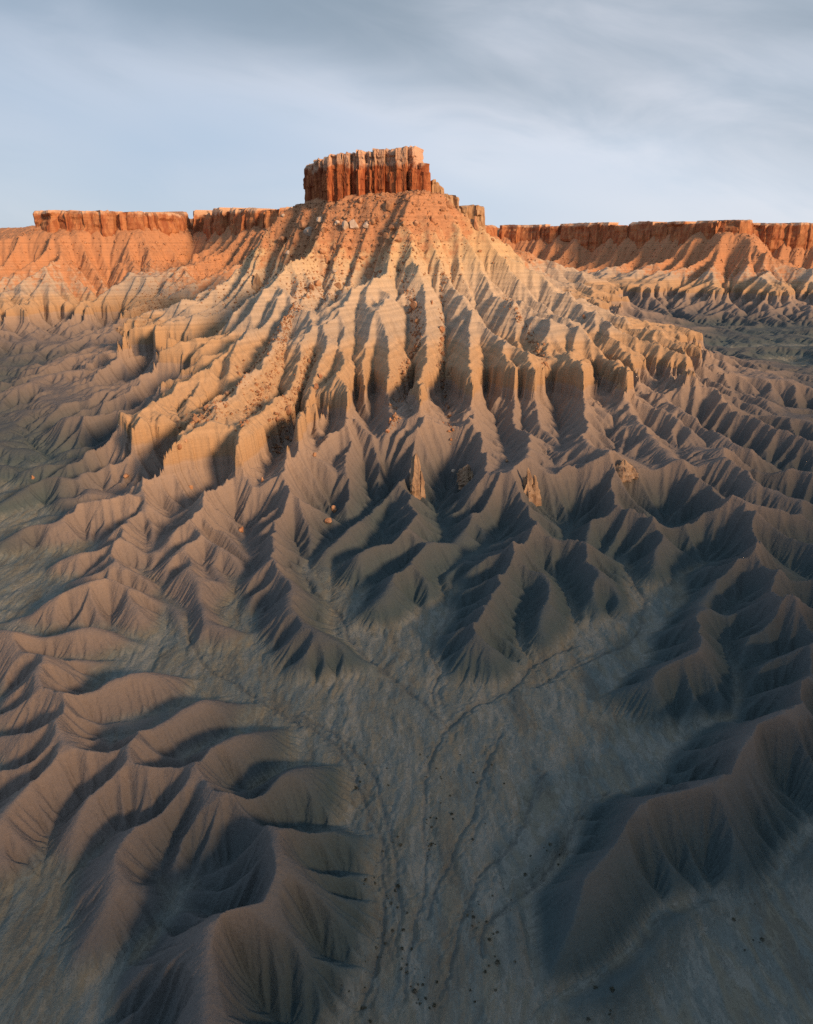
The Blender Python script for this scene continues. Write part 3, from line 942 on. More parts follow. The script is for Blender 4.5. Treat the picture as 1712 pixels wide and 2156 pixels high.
# normals of the whole sheet, so that the pieces it is cut into meet without a seam
def sheet_normals(X, Y, Zz):
    def dd(a, ax):
        return np.gradient(a, axis=ax)
    tx = np.stack([dd(X, 1), dd(Y, 1), dd(Zz, 1)], -1)
    ty = np.stack([dd(X, 0), dd(Y, 0), dd(Zz, 0)], -1)
    n = np.cross(tx, ty)
    return n / np.linalg.norm(n, axis=-1, keepdims=True)


def cut_sheet(name, mask_quads, X, Y, Zz, attrs, normals, origin):
    ny, nx = Zz.shape
    idx = np.arange(nx * ny, dtype=np.int64).reshape(ny, nx)
    q = np.stack([idx[:-1, :-1], idx[:-1, 1:], idx[1:, 1:], idx[1:, :-1]], -1)[mask_quads]
    used, inv = np.unique(q, return_inverse=True)
    q = inv.reshape(-1, 4).astype(np.int32)
    me = bpy.data.meshes.new(name)
    me.vertices.add(len(used))
    co = np.stack([X.ravel()[used] - origin[0], Y.ravel()[used] - origin[1], Zz.ravel()[used] - origin[2]], 1).astype(np.float32)
    me.vertices.foreach_set('co', co.ravel())
    me.loops.add(q.size)
    me.loops.foreach_set('vertex_index', q.ravel())
    me.polygons.add(len(q))
    me.polygons.foreach_set('loop_start', np.arange(0, q.size, 4, dtype=np.int32))
    me.polygons.foreach_set('loop_total', np.full(len(q), 4, np.int32))
    me.polygons.foreach_set('use_smooth', np.ones(len(q), bool))
    for k, v in attrs.items():
        at = me.attributes.new(k, 'FLOAT', 'POINT')
        at.data.foreach_set('value', v.ravel()[used].astype(np.float32))
    me.update(calc_edges=True)
    me.normals_split_custom_set_from_vertices(normals.reshape(-1, 3)[used].astype(np.float32))
    me.materials.append(MAT_SHALE)
    return bpy.data.objects.new(name, me)


ATT = {'strat': Z - SHIFT - 0.6 * FLOOR, 'talus': tal, 'wash': WASH, 'flow': np.log10(ACC), 'braid': BRAID, 'stream': STREAM}
NRM = sheet_normals(g.X, g.Y, Z)
edge_n = 26 * fbm(g.X / 60, g.Y / 60, 3, 101)
is_butte = (DC < 268 + edge_n) & (DC < DM + 40)
is_mesa = (DM < 430 + 3 * edge_n) & ~is_butte & (g.Y > 800)
reg = np.where(is_butte, 1, np.where(is_mesa & (g.X < 120), 2, np.where(is_mesa, 3, 0)))
reg = np.where((reg == 0) & (WASH > 0.55) & (g.Y < 430), 4, reg)
reg = reg[:-1, :-1]

terrain = link(cut_sheet('terrain', reg == 0, g.X, g.Y, Z, ATT, NRM, (0, 0, 0)))
tag(terrain, 'bare grey badland hills and ridges spread round the butte', None, None, 'structure')
wash_bed = link(cut_sheet('dry_wash', reg == 4, g.X, g.Y, Z, ATT, NRM, (0, 0, 0)))
tag(wash_bed, 'grey-green bed of the dry wash with thin braided stream lines', None, None, 'structure')
butte = empty('butte', (-40, 780, 10), 'tall flat-topped butte with fluted tan slopes under a red cliff', 'butte')
mesa_w = empty('mesa', (-420, 1300, 10), 'long mesa at the left, sunlit orange rim above talus slopes', 'mesa')
mesa_e = empty('mesa', (740, 1720, 10), 'distant mesa at the right with a thin red rim', 'mesa')
for parent, k in ((butte, 1), (mesa_w, 2), (mesa_e, 3)):
    o = cut_sheet('slope', reg == k, g.X, g.Y, Z, ATT, NRM, tuple(parent.location))
    link(o, parent)


def ground_z(x, y):
    x = np.atleast_1d(np.asarray(x, float)); y = np.atleast_1d(np.asarray(y, float))
    i, j = g.index(x, y)
    i = np.clip(i, 0, g.nx - 1.001); j = np.clip(j, 0, g.ny - 1.001)
    i0 = i.astype(int); j0 = j.astype(int); fi = i - i0; fj = j - j0
    return (Z[j0, i0] * (1 - fi) + Z[j0, i0 + 1] * fi) * (1 - fj) + (Z[j0 + 1, i0] * (1 - fi) + Z[j0 + 1, i0 + 1] * fi) * fj


def hit(px, py):
    """first point of the land along the sight line through a picture point"""
    d = ray_dir(np.array([px], float), np.array([py], float))[0]
    t = np.arange(90, 2400, 0.8)
    P = d[None] * t[:, None]
    zz = ground_z(P[:, 0], P[:, 1])
    b = (P[:, 2] + CAM_Z) < zz
    k = int(np.argmax(b)) if b.any() else len(t) - 1
    return Vector((P[k, 0], P[k, 1], zz[k])), t[k]


# ------------------------------------------------------------------ land round about, out of the picture and to the horizon, with a mesa added to block the sun
MESA_BACK, SHADE_MESA_Z = 430.0, 228.0


def outer_land():
    r = np.concatenate([np.linspace(0, 3000, 60)[:-1], np.geomspace(3000, 30000, 24)])
    a = np.linspace(0, 2 * math.pi, 181)
    R, AA = np.meshgrid(r, a, indexing='ij')
    X = R * np.sin(AA); Y = R * np.cos(AA) + 200
    zz = -14 + 16 * fbm(X / 400, Y / 400, 4, 91) * sstep(R, 300, 900)
    # unseen mesa added behind the viewer's right shoulder to shade the foreground
    hs = sun_dir[:2] / np.linalg.norm(sun_dir[:2])
    q = X * hs[0] + Y * hs[1]
    p = -X * hs[1] + Y * hs[0]
    edge = MESA_BACK + 60 * fbm(p / 300, p * 0 + 3.3, 3, 95)
    prof = np.interp(q - edge, [-260, -190, -50, -48, 0, 4000, 4400], [0, 30, 140, 140, 165, 165, 0])
    prof = np.where(q > edge - 2, SHADE_MESA_Z + 0 * q, prof) * sstep(4400 - q, 0, 400)
    inside = (np.abs(X) < W_A * Y + W_B - 4) & (Y > Y0 + 2) & (Y < Y1 - 5)
    zz = np.where(inside, -40, np.maximum(zz, prof * (1 - sstep(np.abs(p), 2600, 3200))))
    me = grid_mesh('ground', X, Y, zz, {'strat': zz, 'talus': 0 * zz, 'wash': 0 * zz, 'flow': 0 * zz, 'braid': 0 * zz, 'stream': 0 * zz})
    o = link(bpy.data.objects.new('ground', me))
    tag(o, 'open desert ground reaching to the horizon, with an unseen mesa added to shade the foreground', None, None, 'structure')
    me.materials.append(MAT_SHALE)


outer_land()


# ------------------------------------------------------------------ rock
def rock_material(name, dark, light, pale, z_pale=None, scale=0.25, vary=0.0):
    m, nt, b = new_mat(name)
    L = nt.links.new
    geo = nd(nt, 'ShaderNodeNewGeometry')
    P = geo.outputs['Position']
    mp = nd(nt, 'ShaderNodeMapping')
    mp.inputs['Scale'].default_value = (1, 1, 0.28)
    L(P, mp.inputs[0])
    streak = noise(nt, mp.outputs[0], scale, 6, 0.6, 0.4)
    blot = noise(nt, P, scale * 0.45, 4, 0.55)
    fine = noise(nt, P, scale * 6, 6, 0.65)
    col = mix_rgb(nt, smooth01(nt, streak, 0.36, 0.64), dark, light)
    if z_pale is not None:
        sep = nd(nt, 'ShaderNodeSeparateXYZ')
        L(P, sep.inputs[0])
        zz = math_node(nt, 'ADD', sep.outputs[2], math_node(nt, 'MULTIPLY', math_node(nt, 'SUBTRACT', blot, 0.5), 26.0))
        col = mix_rgb(nt, math_node(nt, 'MULTIPLY', smooth01(nt, zz, z_pale - 2, z_pale + 4), 0.85), col, pale)
        wv = noise(nt, None, 1.0)
        mp2 = nd(nt, 'ShaderNodeMapping')
        mp2.inputs['Scale'].default_value = (0.02, 0.02, 0.6)
        L(P, mp2.inputs[0])
        bed = noise(nt, mp2.outputs[0], 1.0, 3, 0.5)
        col = mix_rgb(nt, math_node(nt, 'MULTIPLY', smooth01(nt, bed, 0.55, 0.62), 0.35), col, dark)
    else:
        col = mix_rgb(nt, math_node(nt, 'MULTIPLY', smooth01(nt, blot, 0.5, 0.7), 0.5), col, pale)
    var = math_node(nt, 'ADD', 0.72, math_node(nt, 'MULTIPLY', fine, 0.56))
    if vary:
        oi = nd(nt, 'ShaderNodeObjectInfo')
        var = math_node(nt, 'MULTIPLY', var, math_node(nt, 'ADD', 1 - vary / 2, math_node(nt, 'MULTIPLY', oi.outputs['Random'], vary)))
    hs = nd(nt, 'ShaderNodeHueSaturation')
    L(col, hs.inputs['Color']); L(var, hs.inputs['Value'])
    L(hs.outputs[0], b.inputs['Base Color'])
    bump = nd(nt, 'ShaderNodeBump')
    bump.inputs['Strength'].default_value = 0.7
    bump.inputs['Distance'].default_value = 0.5 / max(scale, 0.05) * 0.2
    L(math_node(nt, 'ADD', fine, math_node(nt, 'MULTIPLY', streak, 0.8)), bump.inputs['Height'])
    L(bump.outputs[0], b.inputs['Normal'])
    return m


MAT_CAP = rock_material('red sandstone cap', (0.21, 0.06, 0.028), (0.40, 0.15, 0.065), (0.55, 0.38, 0.27), 219, 0.22, 0.3)
MAT_RIM = rock_material('red sandstone rim', (0.27, 0.10, 0.05), (0.44, 0.21, 0.10), (0.56, 0.40, 0.28), 200, 0.10)
MAT_LEDGE = rock_material('yellow sandstone', (0.30, 0.18, 0.10), (0.44, 0.30, 0.18), (0.50, 0.38, 0.26), None, 0.3)
MAT_BOULDER = rock_material('fallen red sandstone', (0.29, 0.14, 0.08), (0.43, 0.25, 0.145), (0.44, 0.33, 0.23), None, 0.4, 0.35)
MAT_SPIRE = rock_material('brown sandstone', (0.22, 0.15, 0.105), (0.36, 0.26, 0.175), (0.38, 0.30, 0.22), None, 0.35)
MAT_PALE = rock_material('fallen pale sandstone', (0.42, 0.34, 0.27), (0.55, 0.46, 0.38), (0.58, 0.50, 0.42), None, 0.4, 0.2)


def n3(x, y, z, seed):
    return vnoise(x + z * 0.37, y - z * 0.53 + 11.3, seed) * 0.5 + vnoise(x * 1.7 - z * 0.9, y * 1.3 + z * 0.6, seed + 5) * 0.5 - 0.5


def rock_block(name, p0, p1, depth, z0, z1, mat, seed, step=1.5, vstep=2.4, bulge=1.0, rough=1.2, taper=0.04, crest=1.2, parent=None, z1b=None, wl=4.5):
    """a slab of cliff between two upright joints: front from p0 to p1 (seen from the front, left to right)"""
    rs = random.Random(seed)
    p0 = np.array(p0, float); p1 = np.array(p1, float)
    along = p1 - p0
    w = np.linalg.norm(along)
    along = along / w
    nrm = np.array([along[1], -along[0]])          # outwards
    nf = max(4, int(w / step) + 2)
    f = np.linspace(0, 1, nf)
    nz = max(4, int((z1 - z0) / vstep) + 1)
    zt = z1 + (0 if z1b is None else (z1b - z1)) * f
    top = zt + crest * 2 * np.array([n3(np.array(a * w / 3.1), np.array(seed * 1.7), 0, 3) for a in f])
    prof = -0.5 * bulge * np.maximum(np.abs(2 * f - 1) - 0.7, 0) / 0.3
    ledge = 0.0
    V = []
    lv = np.linspace(0, 1, nz)
    lean = rs.uniform(-0.02, 0.03)
    # flat broken faces: a few upright facets, shifted at every cross joint
    nk = max(3, int(w / wl) + 2)
    knots = np.sort(np.concatenate([[0, 1], [rs.random() for _ in range(nk - 2)]]))
    offs = np.array([rs.uniform(-1, 1) for _ in range(nk)]) * rough * 0.8
    nxt = 0.0
    for k, tz in enumerate(lv):
        if tz * (z1 - z0) > nxt:
            nxt = tz * (z1 - z0) + rs.uniform(3, 11)
            offs = offs + np.array([rs.uniform(-1, 1) for _ in range(nk)]) * rough * 0.45
            offs = np.clip(offs, -1.4 * rough, 1.4 * rough)
            ledge = rs.uniform(-0.4, 0.4) * rough - (rs.uniform(-0.5, 1.1) * rough if tz > 0.72 else 0)
        zz = z0 + (top - z0) * tz
        out = prof + np.interp(f, knots, offs) + ledge - (taper + lean) * (zz - z0)
        out = out + rough * 0.55 * n3(f * w / (wl * 0.3), np.full(nf, tz * (z1 - z0) / 2.2), seed * 0.7, 9)
        if k == nz - 1:
            out = out - 0.5 * rough
        sx = f * w + 0.35 * rough * n3(f * 3, np.full(nf, tz * 6), seed, 11)
        x = p0[0] + along[0] * sx + nrm[0] * out
        y = p0[1] + along[1] * sx + nrm[1] * out
        for a in range(nf):
            V.append((x[a], y[a], zz[a]))
        bk = depth + rough * rs.uniform(-1, 1)
        V.append((p1[0] - nrm[0] * bk, p1[1] - nrm[1] * bk, zz[-1]))
        V.append((p0[0] - nrm[0] * bk, p0[1] - nrm[1] * bk, zz[0]))
    m = nf + 2
    Fc = []
    for k in range(nz - 1):
        for a in range(m):
            b2 = (a + 1) % m
            Fc.append((k * m + a, k * m + b2, (k + 1) * m + b2, (k + 1) * m + a))
    base = (nz - 1) * m
    c = len(V)
    V.append(tuple(np.mean(np.array(V[base:base + m]), 0) + np.array([0, 0, 0.5])))
    for a in range(m):
        Fc.append((base + a, base + (a + 1) % m, c))
    o3 = np.array([(p0[0] + p1[0]) / 2, (p0[1] + p1[1]) / 2, z0])
    par = np.array(parent_world(parent))
    me = bpy.data.meshes.new(name)
    me.from_pydata([tuple(np.array(v) - o3) for v in V], [], Fc)
    me.update()
    me.materials.append(mat)
    o = bpy.data.objects.new(name, me)
    o.location = tuple(o3 - par)
    link(o, parent)
    return o


def parent_world(p):
    v = Vector((0, 0, 0))
    while p is not None:
        v = v + p.location
        p = p.parent
    return v


def at_depth(px, py, dist):
    d = ray_dir(np.array([px], float), np.array([py], float))[0]
    t = dist / d[1]
    return d[0] * t, dist, CAM_Z + d[2] * t


def on_face(px, a, b):
    """where the upright plane of a picture column crosses the line a-b"""
    k = (px - 856) / F_PX
    # x = k * axis depth ; axis depth = y cos p - (z - cam) sin p, taken at the height of the cap
    c, sn = math.cos(PITCH), math.sin(PITCH)
    dz = 62.0
    ax, ay = a; bx, by = b
    # x - k (y c - dz sn) = 0
    fa = ax - k * (ay * c - dz * sn); fb = bx - k * (by * c - dz * sn)
    t = fa / (fa - fb)
    return np.array([ax + (bx - ax) * t, ay + (by - ay) * t])


def build_cap():
    cap = bpy.data.objects.new('cap_rock', None)
    cap.location = (0, 0, 170)
    link(cap, butte)
    K = lambda x, y: (x * .3023 + 560.6, y * .3023 + 284.6)
    A_, B_, C_ = (-106, 803), (-58, 745), (14, 724)
    cols = [  # picture extents in the crop: x0, x1, top left, top right, set back, face
        (260, 296, 212, 208, 0.0, 0), (296, 330, 190, 184, 1.2, 0), (330, 374, 176, 168, 0.0, 0), (374, 428, 158, 142, 0.8, 0),
        (425, 452, 134, 136, -1.2, 1), (452, 495, 140, 142, 1.4, 1), (495, 532, 130, 130, 0.2, 1), (532, 574, 124, 122, -0.8, 1),
        (574, 626, 120, 114, 3.0, 1), (626, 682, 106, 108, -0.6, 1), (682, 712, 112, 110, 1.5, 1), (712, 742, 104, 102, 0.0, 1),
        (742, 816, 92, 94, -0.8, 1), (816, 850, 100, 98, 3.4, 1), (850, 906, 92, 88, -0.6, 1), (906, 974, 84, 80, -1.4, 1),
        (974, 1036, 80, 84, 2.5, 1), (1000, 1062, 222, 236, -1.0, 1)]
    for i, (x0, x1, t0, t1, back, face) in enumerate(cols):
        a, b = ((A_, B_), (B_, C_))[face]
        p0 = on_face(K(x0, 0)[0], a, b); p1 = on_face(K(x1, 0)[0], a, b)
        al = (p1 - p0) / np.linalg.norm(p1 - p0)
        nrm = np.array([al[1], -al[0]])
        p0 = p0 - nrm * back; p1 = p1 - nrm * back
        zt0 = at_depth(*K(x0, t0), p0[1])[2]; zt1 = at_depth(*K(x1, t1), p1[1])[2]
        o = rock_block('rock_column', p0, p1, 20 + 3 * (i % 3) + back, 176, zt0, MAT_CAP, 30 + i, 0.8, 1.3, 1.0, 2.0, 0.02, 2.6, cap, zt1, wl=3.2)
    # the body of the cap behind the columns and its far side
    core = [(-100, 806), (-57, 757), (2, 738), (16, 758), (2, 808), (-64, 842)]
    for i in range(len(core)):
        p0 = np.array(core[i], float); p1 = np.array(core[(i + 1) % len(core)], float)
        if i in (0, 1):
            continue
        n = max(2, int(np.linalg.norm(p1 - p0) / 14))
        for k in range(n):
            q0 = p0 + (p1 - p0) * k / n; q1 = p0 + (p1 - p0) * (k + 1) / n
            rock_block('rock_column', q0, q1, 24, 170, 222 + 4 * math.sin(i * 3 + k), MAT_CAP, 80 + 7 * i + k, 2.0, 3.5, 1.6, 1.2, 0.02, 1.0, cap)
    # detached tower at the right end and the broken steps beyond it
    for i, (x0, x1, t0, t1, d0, d1, dep) in enumerate([(1058, 1102, 222, 206, 727, 726, 9), (1100, 1156, 190, 192, 724, 727, 12),
                                                       (1156, 1186, 306, 312, 729, 730, 9), (1184, 1214, 324, 336, 732, 733, 8), (1212, 1240, 352, 362, 735, 736, 7)]):
        a = at_depth(*K(x0, t0), d0); b = at_depth(*K(x1, t1), d1)
        rock_block('rock_tower', a[:2], b[:2], dep, 172, a[2], MAT_CAP if i < 2 else MAT_LEDGE, 130 + i, 0.8, 1.3, 1.0, 1.5, 0.06, 1.6, cap, b[2], wl=3.0)
    # pale ledges stepping down on the right shoulder
    led = bpy.data.objects.new('rock_ledge', None)
    led.location = (0, 0, 150)
    link(led, butte)
    xs = [1062, 1096, 1140, 1176, 1216, 1262, 1300, 1340, 1376]
    tp = [412, 420, 418, 412, 408, 404, 408, 416, 424]
    for i in range(len(xs) - 1):
        d0 = 716 + 3.0 * i; d1 = 716 + 3.0 * (i + 1)
        a = at_depth(*K(xs[i], tp[i]), d0); b = at_depth(*K(xs[i + 1] + 4, tp[i + 1]), d1)
        rock_block('ledge_block', a[:2], b[:2], 26, 152, a[2], MAT_LEDGE, 150 + i, 0.8, 1.2, 1.0, 1.9, 0.12, 2.2, led, b[2], wl=3.0)
    xs = [1404, 1440, 1482, 1520, 1550]
    tp = [492, 490, 488, 492, 502]
    for i in range(len(xs) - 1):
        d0 = 752 + 3 * i; d1 = 755 + 3 * i
        a = at_depth(*K(xs[i], tp[i]), d0); b = at_depth(*K(xs[i + 1] + 4, tp[i + 1]), d1)
        rock_block('ledge_block', a[:2], b[:2], 30, 128, a[2], MAT_LEDGE, 170 + i, 0.8, 1.2, 1.0, 1.7, 0.12, 1.6, led, b[2], wl=3.0)


build_cap()


def build_rim(mesa, i0, i1, top, seed, plen, step, vstep):
    """the cliff along a stretch of the mesa edge, split by its upright joints"""
    rs = random.Random(seed)
    pts = MESA[i0:i1 + 1]
    seg = np.hypot(*np.diff(pts, axis=0).T)
    t = np.concatenate([[0], np.cumsum(seg)])
    s0 = 0.0
    cuts = [0.0]
    while s0 < t[-1]:
        s0 += rs.uniform(0.5, 1.5) * plen
        cuts.append(min(s0, t[-1]))
    P = np.stack([np.interp(cuts, t, pts[:, 0]), np.interp(cuts, t, pts[:, 1])], 1)
    for k in range(len(P) - 1):
        if np.linalg.norm(P[k + 1] - P[k]) < 3:
            continue
        al = (P[k + 1] - P[k]) / np.linalg.norm(P[k + 1] - P[k])
        nrm = np.array([al[1], -al[0]])
        back = rs.uniform(-5, 4) + 14 * float(fbm(np.array(k * 0.45), np.array(seed * 1.3), 2, 7))
        q0 = P[k] + nrm * back - al * 1.5; q1 = P[k + 1] + nrm * back + al * 1.5
        zt = top + 3.0 * math.sin(k * 0.31 + seed) + rs.uniform(-2.0, 1.6) - (rs.uniform(3, 8) if rs.random() < 0.16 else 0)
        zb = float(min(ground_z([q0[0]], [q0[1]])[0], ground_z([q1[0]], [q1[1]])[0])) - 12
        rock_block('rock_face', q0, q1, 45, zb, zt, MAT_RIM, seed * 50 + k, step, vstep, 0.8, 4.5, 0.06, 2.4, mesa, None, 9.0)


build_rim(mesa_w, 0, 10, 205, 3, 26, 3.0, 4.0)
build_rim(mesa_e, 12, 25, 205, 5, 42, 5.0, 5.0)


def build_pinnacle(px, py_top, py_base, w_px, seed, label, sharp=1.0):
    p, t = hit(px, py_base)
    m_px = t / F_PX
    hgt = (py_base - py_top) * m_px * 0.88
    r0 = w_px * m_px / 2
    root = empty('rock_pinnacle', (p.x, p.y, p.z), label, 'rock pinnacle', 'rock pinnacles on the ridges below the cliff')
    rs = random.Random(seed)
    for k in range(4):
        ang = k * 1.9 + rs.random()
        off = 0 if k == 0 else r0 * 0.55
        hh = hgt * (1.0 if k == 0 else rs.uniform(0.35, 0.75))
        rr = r0 * (0.62 if k == 0 else rs.uniform(0.45, 0.62))
        n, rings = 13, 12
        V, Fc = [], []
        fl = [rs.uniform(0.55, 1.3) for _ in range(n)]
        tops = [rs.uniform(0.72, 1.0) for _ in range(n)]
        zb = -hgt * 0.45
        lean = (rs.uniform(-0.12, 0.12), rs.uniform(0.0, 0.12))
        for i in range(rings):
            q = i / (rings - 1)
            rad = rr * (1.25 - sharp * q ** (1.3 / sharp)) + 0.12
            step = rs.uniform(0.85, 1.15)
            for j in range(n):
                a = 2 * math.pi * j / n
                r = rad * fl[j] * step * rs.uniform(0.86, 1.14)
                z = zb + (hh - zb) * q * (tops[j] if i > rings - 4 else 1)
                V.append((off * math.cos(ang) + r * math.cos(a) + lean[0] * max(z, 0), off * math.sin(ang) + r * math.sin(a) + lean[1] * max(z, 0), z))
        for i in range(rings - 1):
            for j in range(n):
                j2 = (j + 1) % n
                Fc.append((i * n + j, i * n + j2, (i + 1) * n + j2, (i + 1) * n + j))
        c = len(V)
        V.append((off * math.cos(ang) + lean[0] * hh, off * math.sin(ang) + lean[1] * hh, hh * 1.03))
        for j in range(n):
            Fc.append(((rings - 1) * n + j, (rings - 1) * n + (j + 1) % n, c))
        me = bpy.data.meshes.new('spire')
        me.from_pydata(V, [], Fc)
        me.materials.append(MAT_SPIRE)
        link(bpy.data.objects.new('spire', me), root)


build_pinnacle(1113, 978, 1040, 46, 1, 'sharp sunlit pinnacle above the tallest pyramid ridge right of centre')
build_pinnacle(1309, 970, 1000, 64, 2, 'broad pointed rock crown on the dark pyramid hill further right')
build_pinnacle(876, 945, 1030, 36, 3, 'tall pale rock fin below the central cliff nose', 0.6)
build_pinnacle(982, 976, 1014, 34, 4, 'stubby brown rock stump between the pale fin and the sharp pinnacle', 0.6)
build_pinnacle(543, 578, 606, 20, 6, 'small yellow rock crest high on the left ribs of the butte', 0.8)
build_pinnacle(255, 688, 704, 24, 7, 'low tan rock knob behind the far left cliff nose', 0.5)


# ------------------------------------------------------------------ boulders
def boulder_mesh(seed):
    import bmesh
    rs = random.Random(seed)
    bm = bmesh.new()
    bmesh.ops.create_icosphere(bm, subdivisions=3, radius=1.0)
    for _ in range(11):
        d = Vector((rs.gauss(0, 1), rs.gauss(0, 1), rs.gauss(0, 1) * 0.8)).normalized()
        lim = rs.uniform(0.50, 0.78)
        for v in bm.verts:
            k = v.co.dot(d)
            if k > lim:
                v.co -= d * (k - lim) * 0.97
    for v in bm.verts:
        v.co *= 1 + 0.05 * (rs.random() - 0.5)
    bmesh.ops.dissolve_limit(bm, angle_limit=0.10, verts=bm.verts[:], edges=bm.edges[:])
    bmesh.ops.triangulate(bm, faces=bm.faces[:])
    me = bpy.data.meshes.new('boulder')
    bm.to_mesh(me)
    bm.free()
    return me


BM_RED = [boulder_mesh(i) for i in range(7)]
for m_ in BM_RED:
    m_.materials.append(MAT_BOULDER)
BM_PALE = [m_.copy() for m_ in BM_RED[:3]]
for m_ in BM_PALE:
    m_.materials.clear(); m_.materials.append(MAT_PALE)
brs = random.Random(5)


def put_boulder(p, sx, sz, label, group, pale=False):
    me = brs.choice(BM_PALE if pale else BM_RED)
    o = bpy.data.objects.new('boulder', me)
    o.scale = (sx * brs.uniform(0.9, 1.15), sx * brs.uniform(0.8, 1.1), sz)
    o.rotation_euler = (brs.uniform(-0.25, 0.25), brs.uniform(-0.25, 0.25), brs.uniform(0, 6.28))
    o.location = (p[0], p[1], p[2] + sz * 0.30)
    link(o)
    tag(o, label, 'boulder', group)
    return o


K1 = T(.3023, 560.6, 284.6)
TALUS_B = 'boulders on the talus under the cap'
GULLY_B = 'boulders in the gullies and on the ribs'
MARKED = [
    (K1, 305, 675, 85, 66, 'largest orange block on the talus, left of the white boulder'), (K1, 550, 632, 52, 66, 'single white boulder on the red talus below the cap'),
    (K1, 612, 622, 62, 70, 'upright orange boulder touching the right of the white boulder'), (K1, 258, 622, 72, 58, 'pale orange block just above the largest orange block'),
    (K1, 702, 625, 52, 46, 'brown boulder third to the right of the white boulder'), (K1, 742, 602, 42, 40, 'tan boulder on top of the talus boulder row'),
    (K1, 862, 490, 72, 62, 'big dark red outcrop block high on the talus below the cap'), (K1, 1165, 590, 36, 50, 'narrow orange boulder at the right end of the talus'),
    (K1, 1046, 617, 36, 40, 'orange boulder left of the narrow one at the talus right end'), (K1, 120, 742, 72, 62, 'bright orange boulder far left at the talus foot'),
    (K1, 424, 872, 34, 52, 'egg-shaped yellow boulder alone on the slope under the talus'), (K1, 120, 572, 26, 24, 'small pale boulder on the saddle left of the cap'),
    (K1, 150, 822, 26, 30, 'pale boulder below the bright orange one far left'), (K1, 670, 856, 42, 26, 'flat orange slab at the head of the central rib'),
    (K1, 362, 1026, 54, 46, 'orange boulder at the top of the rubble chute'), (K1, 318, 1060, 40, 46, 'tilted orange boulder second in the rubble chute'),
    (K1, 290, 1122, 32, 40, 'small orange boulder third down the rubble chute'), (K1, 960, 612, 44, 34, 'tan flat boulder in the middle of the boulder row'),
    (K1, 872, 642, 54, 40, 'brown slab at the bottom of the boulder row'), (K1, 404, 660, 48, 40, 'leaning tan slab right of the largest orange block'),
    (K1, 1460, 622, 42, 96, 'tall red rock spire on the right shoulder of the butte'),
    (G, 650, 842, 56, 46, 'orange boulder capping the long left rib'), (G, 598, 902, 40, 38, 'orange boulder lower on the long left rib'),
    (G, 762, 766, 36, 30, 'boulder halfway along the long left rib'), (G, 820, 666, 32, 28, 'upper boulder of the long left rib'),
    (G, 512, 1060, 42, 34, 'orange boulder above the left cliff nose'), (G, 546, 1040, 26, 24, 'small boulder beside the one above the left cliff nose'),
    (G, 234, 1202, 44, 30, 'lone tan boulder on the flat left of the butte foot'), (G, 570, 1258, 30, 30, 'lone orange boulder below the left cliff noses'),
    (G, 1188, 600, 32, 36, 'orange boulder high in the left central gully'), (G, 1246, 672, 36, 34, 'tan boulder in the left central gully above a larger one'),
    (G, 1226, 730, 40, 44, 'large tan boulder in the left central gully'), (G, 1078, 852, 40, 58, 'big tan block in the gully left of centre'),
    (G, 840, 932, 30, 32, 'orange boulder where two left ribs meet'), (G, 1030, 950, 34, 40, 'orange boulder below the big tan block in the gully'),
    (G, 1076, 995, 24, 26, 'small bright orange boulder beside the left central rib'), (G, 1216, 1092, 42, 30, 'long flat boulder on the left central rib tip'),
    (G, 944, 1216, 20, 40, 'upright orange boulder under the left central cliff'), (G, 832, 1476, 42, 44, 'pinkish boulder at the gully mouth on the left'),
    (G, 1316, 1370, 46, 58, 'round red boulder at the foot of the central slope'), (G, 1290, 1440, 58, 30, 'flat grey slab below the round red boulder'),
    (G, 1598, 966, 30, 28, 'tan boulder in the deep gully left of the central cliff'), (G, 1612, 908, 26, 26, 'small tan boulder above the one in the deep gully'),
    (H, 216, 270, 42, 58, 'large orange block in the central boulder gully'), (H, 196, 296, 26, 26, 'small block left of the large one in the central gully'),
    (H, 226, 350, 32, 34, 'third block down the central boulder gully'), (H, 340, 386, 46, 40, 'orange block pair in the gully right of the centre'),
    (H, 342, 432, 30, 30, 'lower orange block in the gully right of the centre'), (H, 294, 260, 16, 30, 'thin dark boulder between the two central gullies'),
    (H, 1000, 330, 18, 26, 'small orange boulder on the right ribs'), (H, 396, 1045, 24, 22, 'pale square boulder at the foot of the right gullies'),
    (H, 642, 996, 18, 22, 'small orange boulder in the gully left of the sharp pinnacle'),
    (A, 172, 136, 26, 24, 'small reddish boulder on the far left ridge flank'),
]
for fn, x, y, w, hh, lab in MARKED:
    (qx, qy), = fn((x, y + hh * 0.35))
    kk = fn((1, 0))[0][0] - fn((0, 0))[0][0]
    p, t = hit(qx, qy)
    m_px = t / F_PX * kk
    put_boulder(p, w * m_px * (0.56 if fn is K1 else 0.44), hh * m_px * (0.56 if fn is K1 else 0.44), lab, TALUS_B if fn is K1 else GULLY_B, 'white' in lab or 'pale boulder' in lab or 'pale square' in lab)

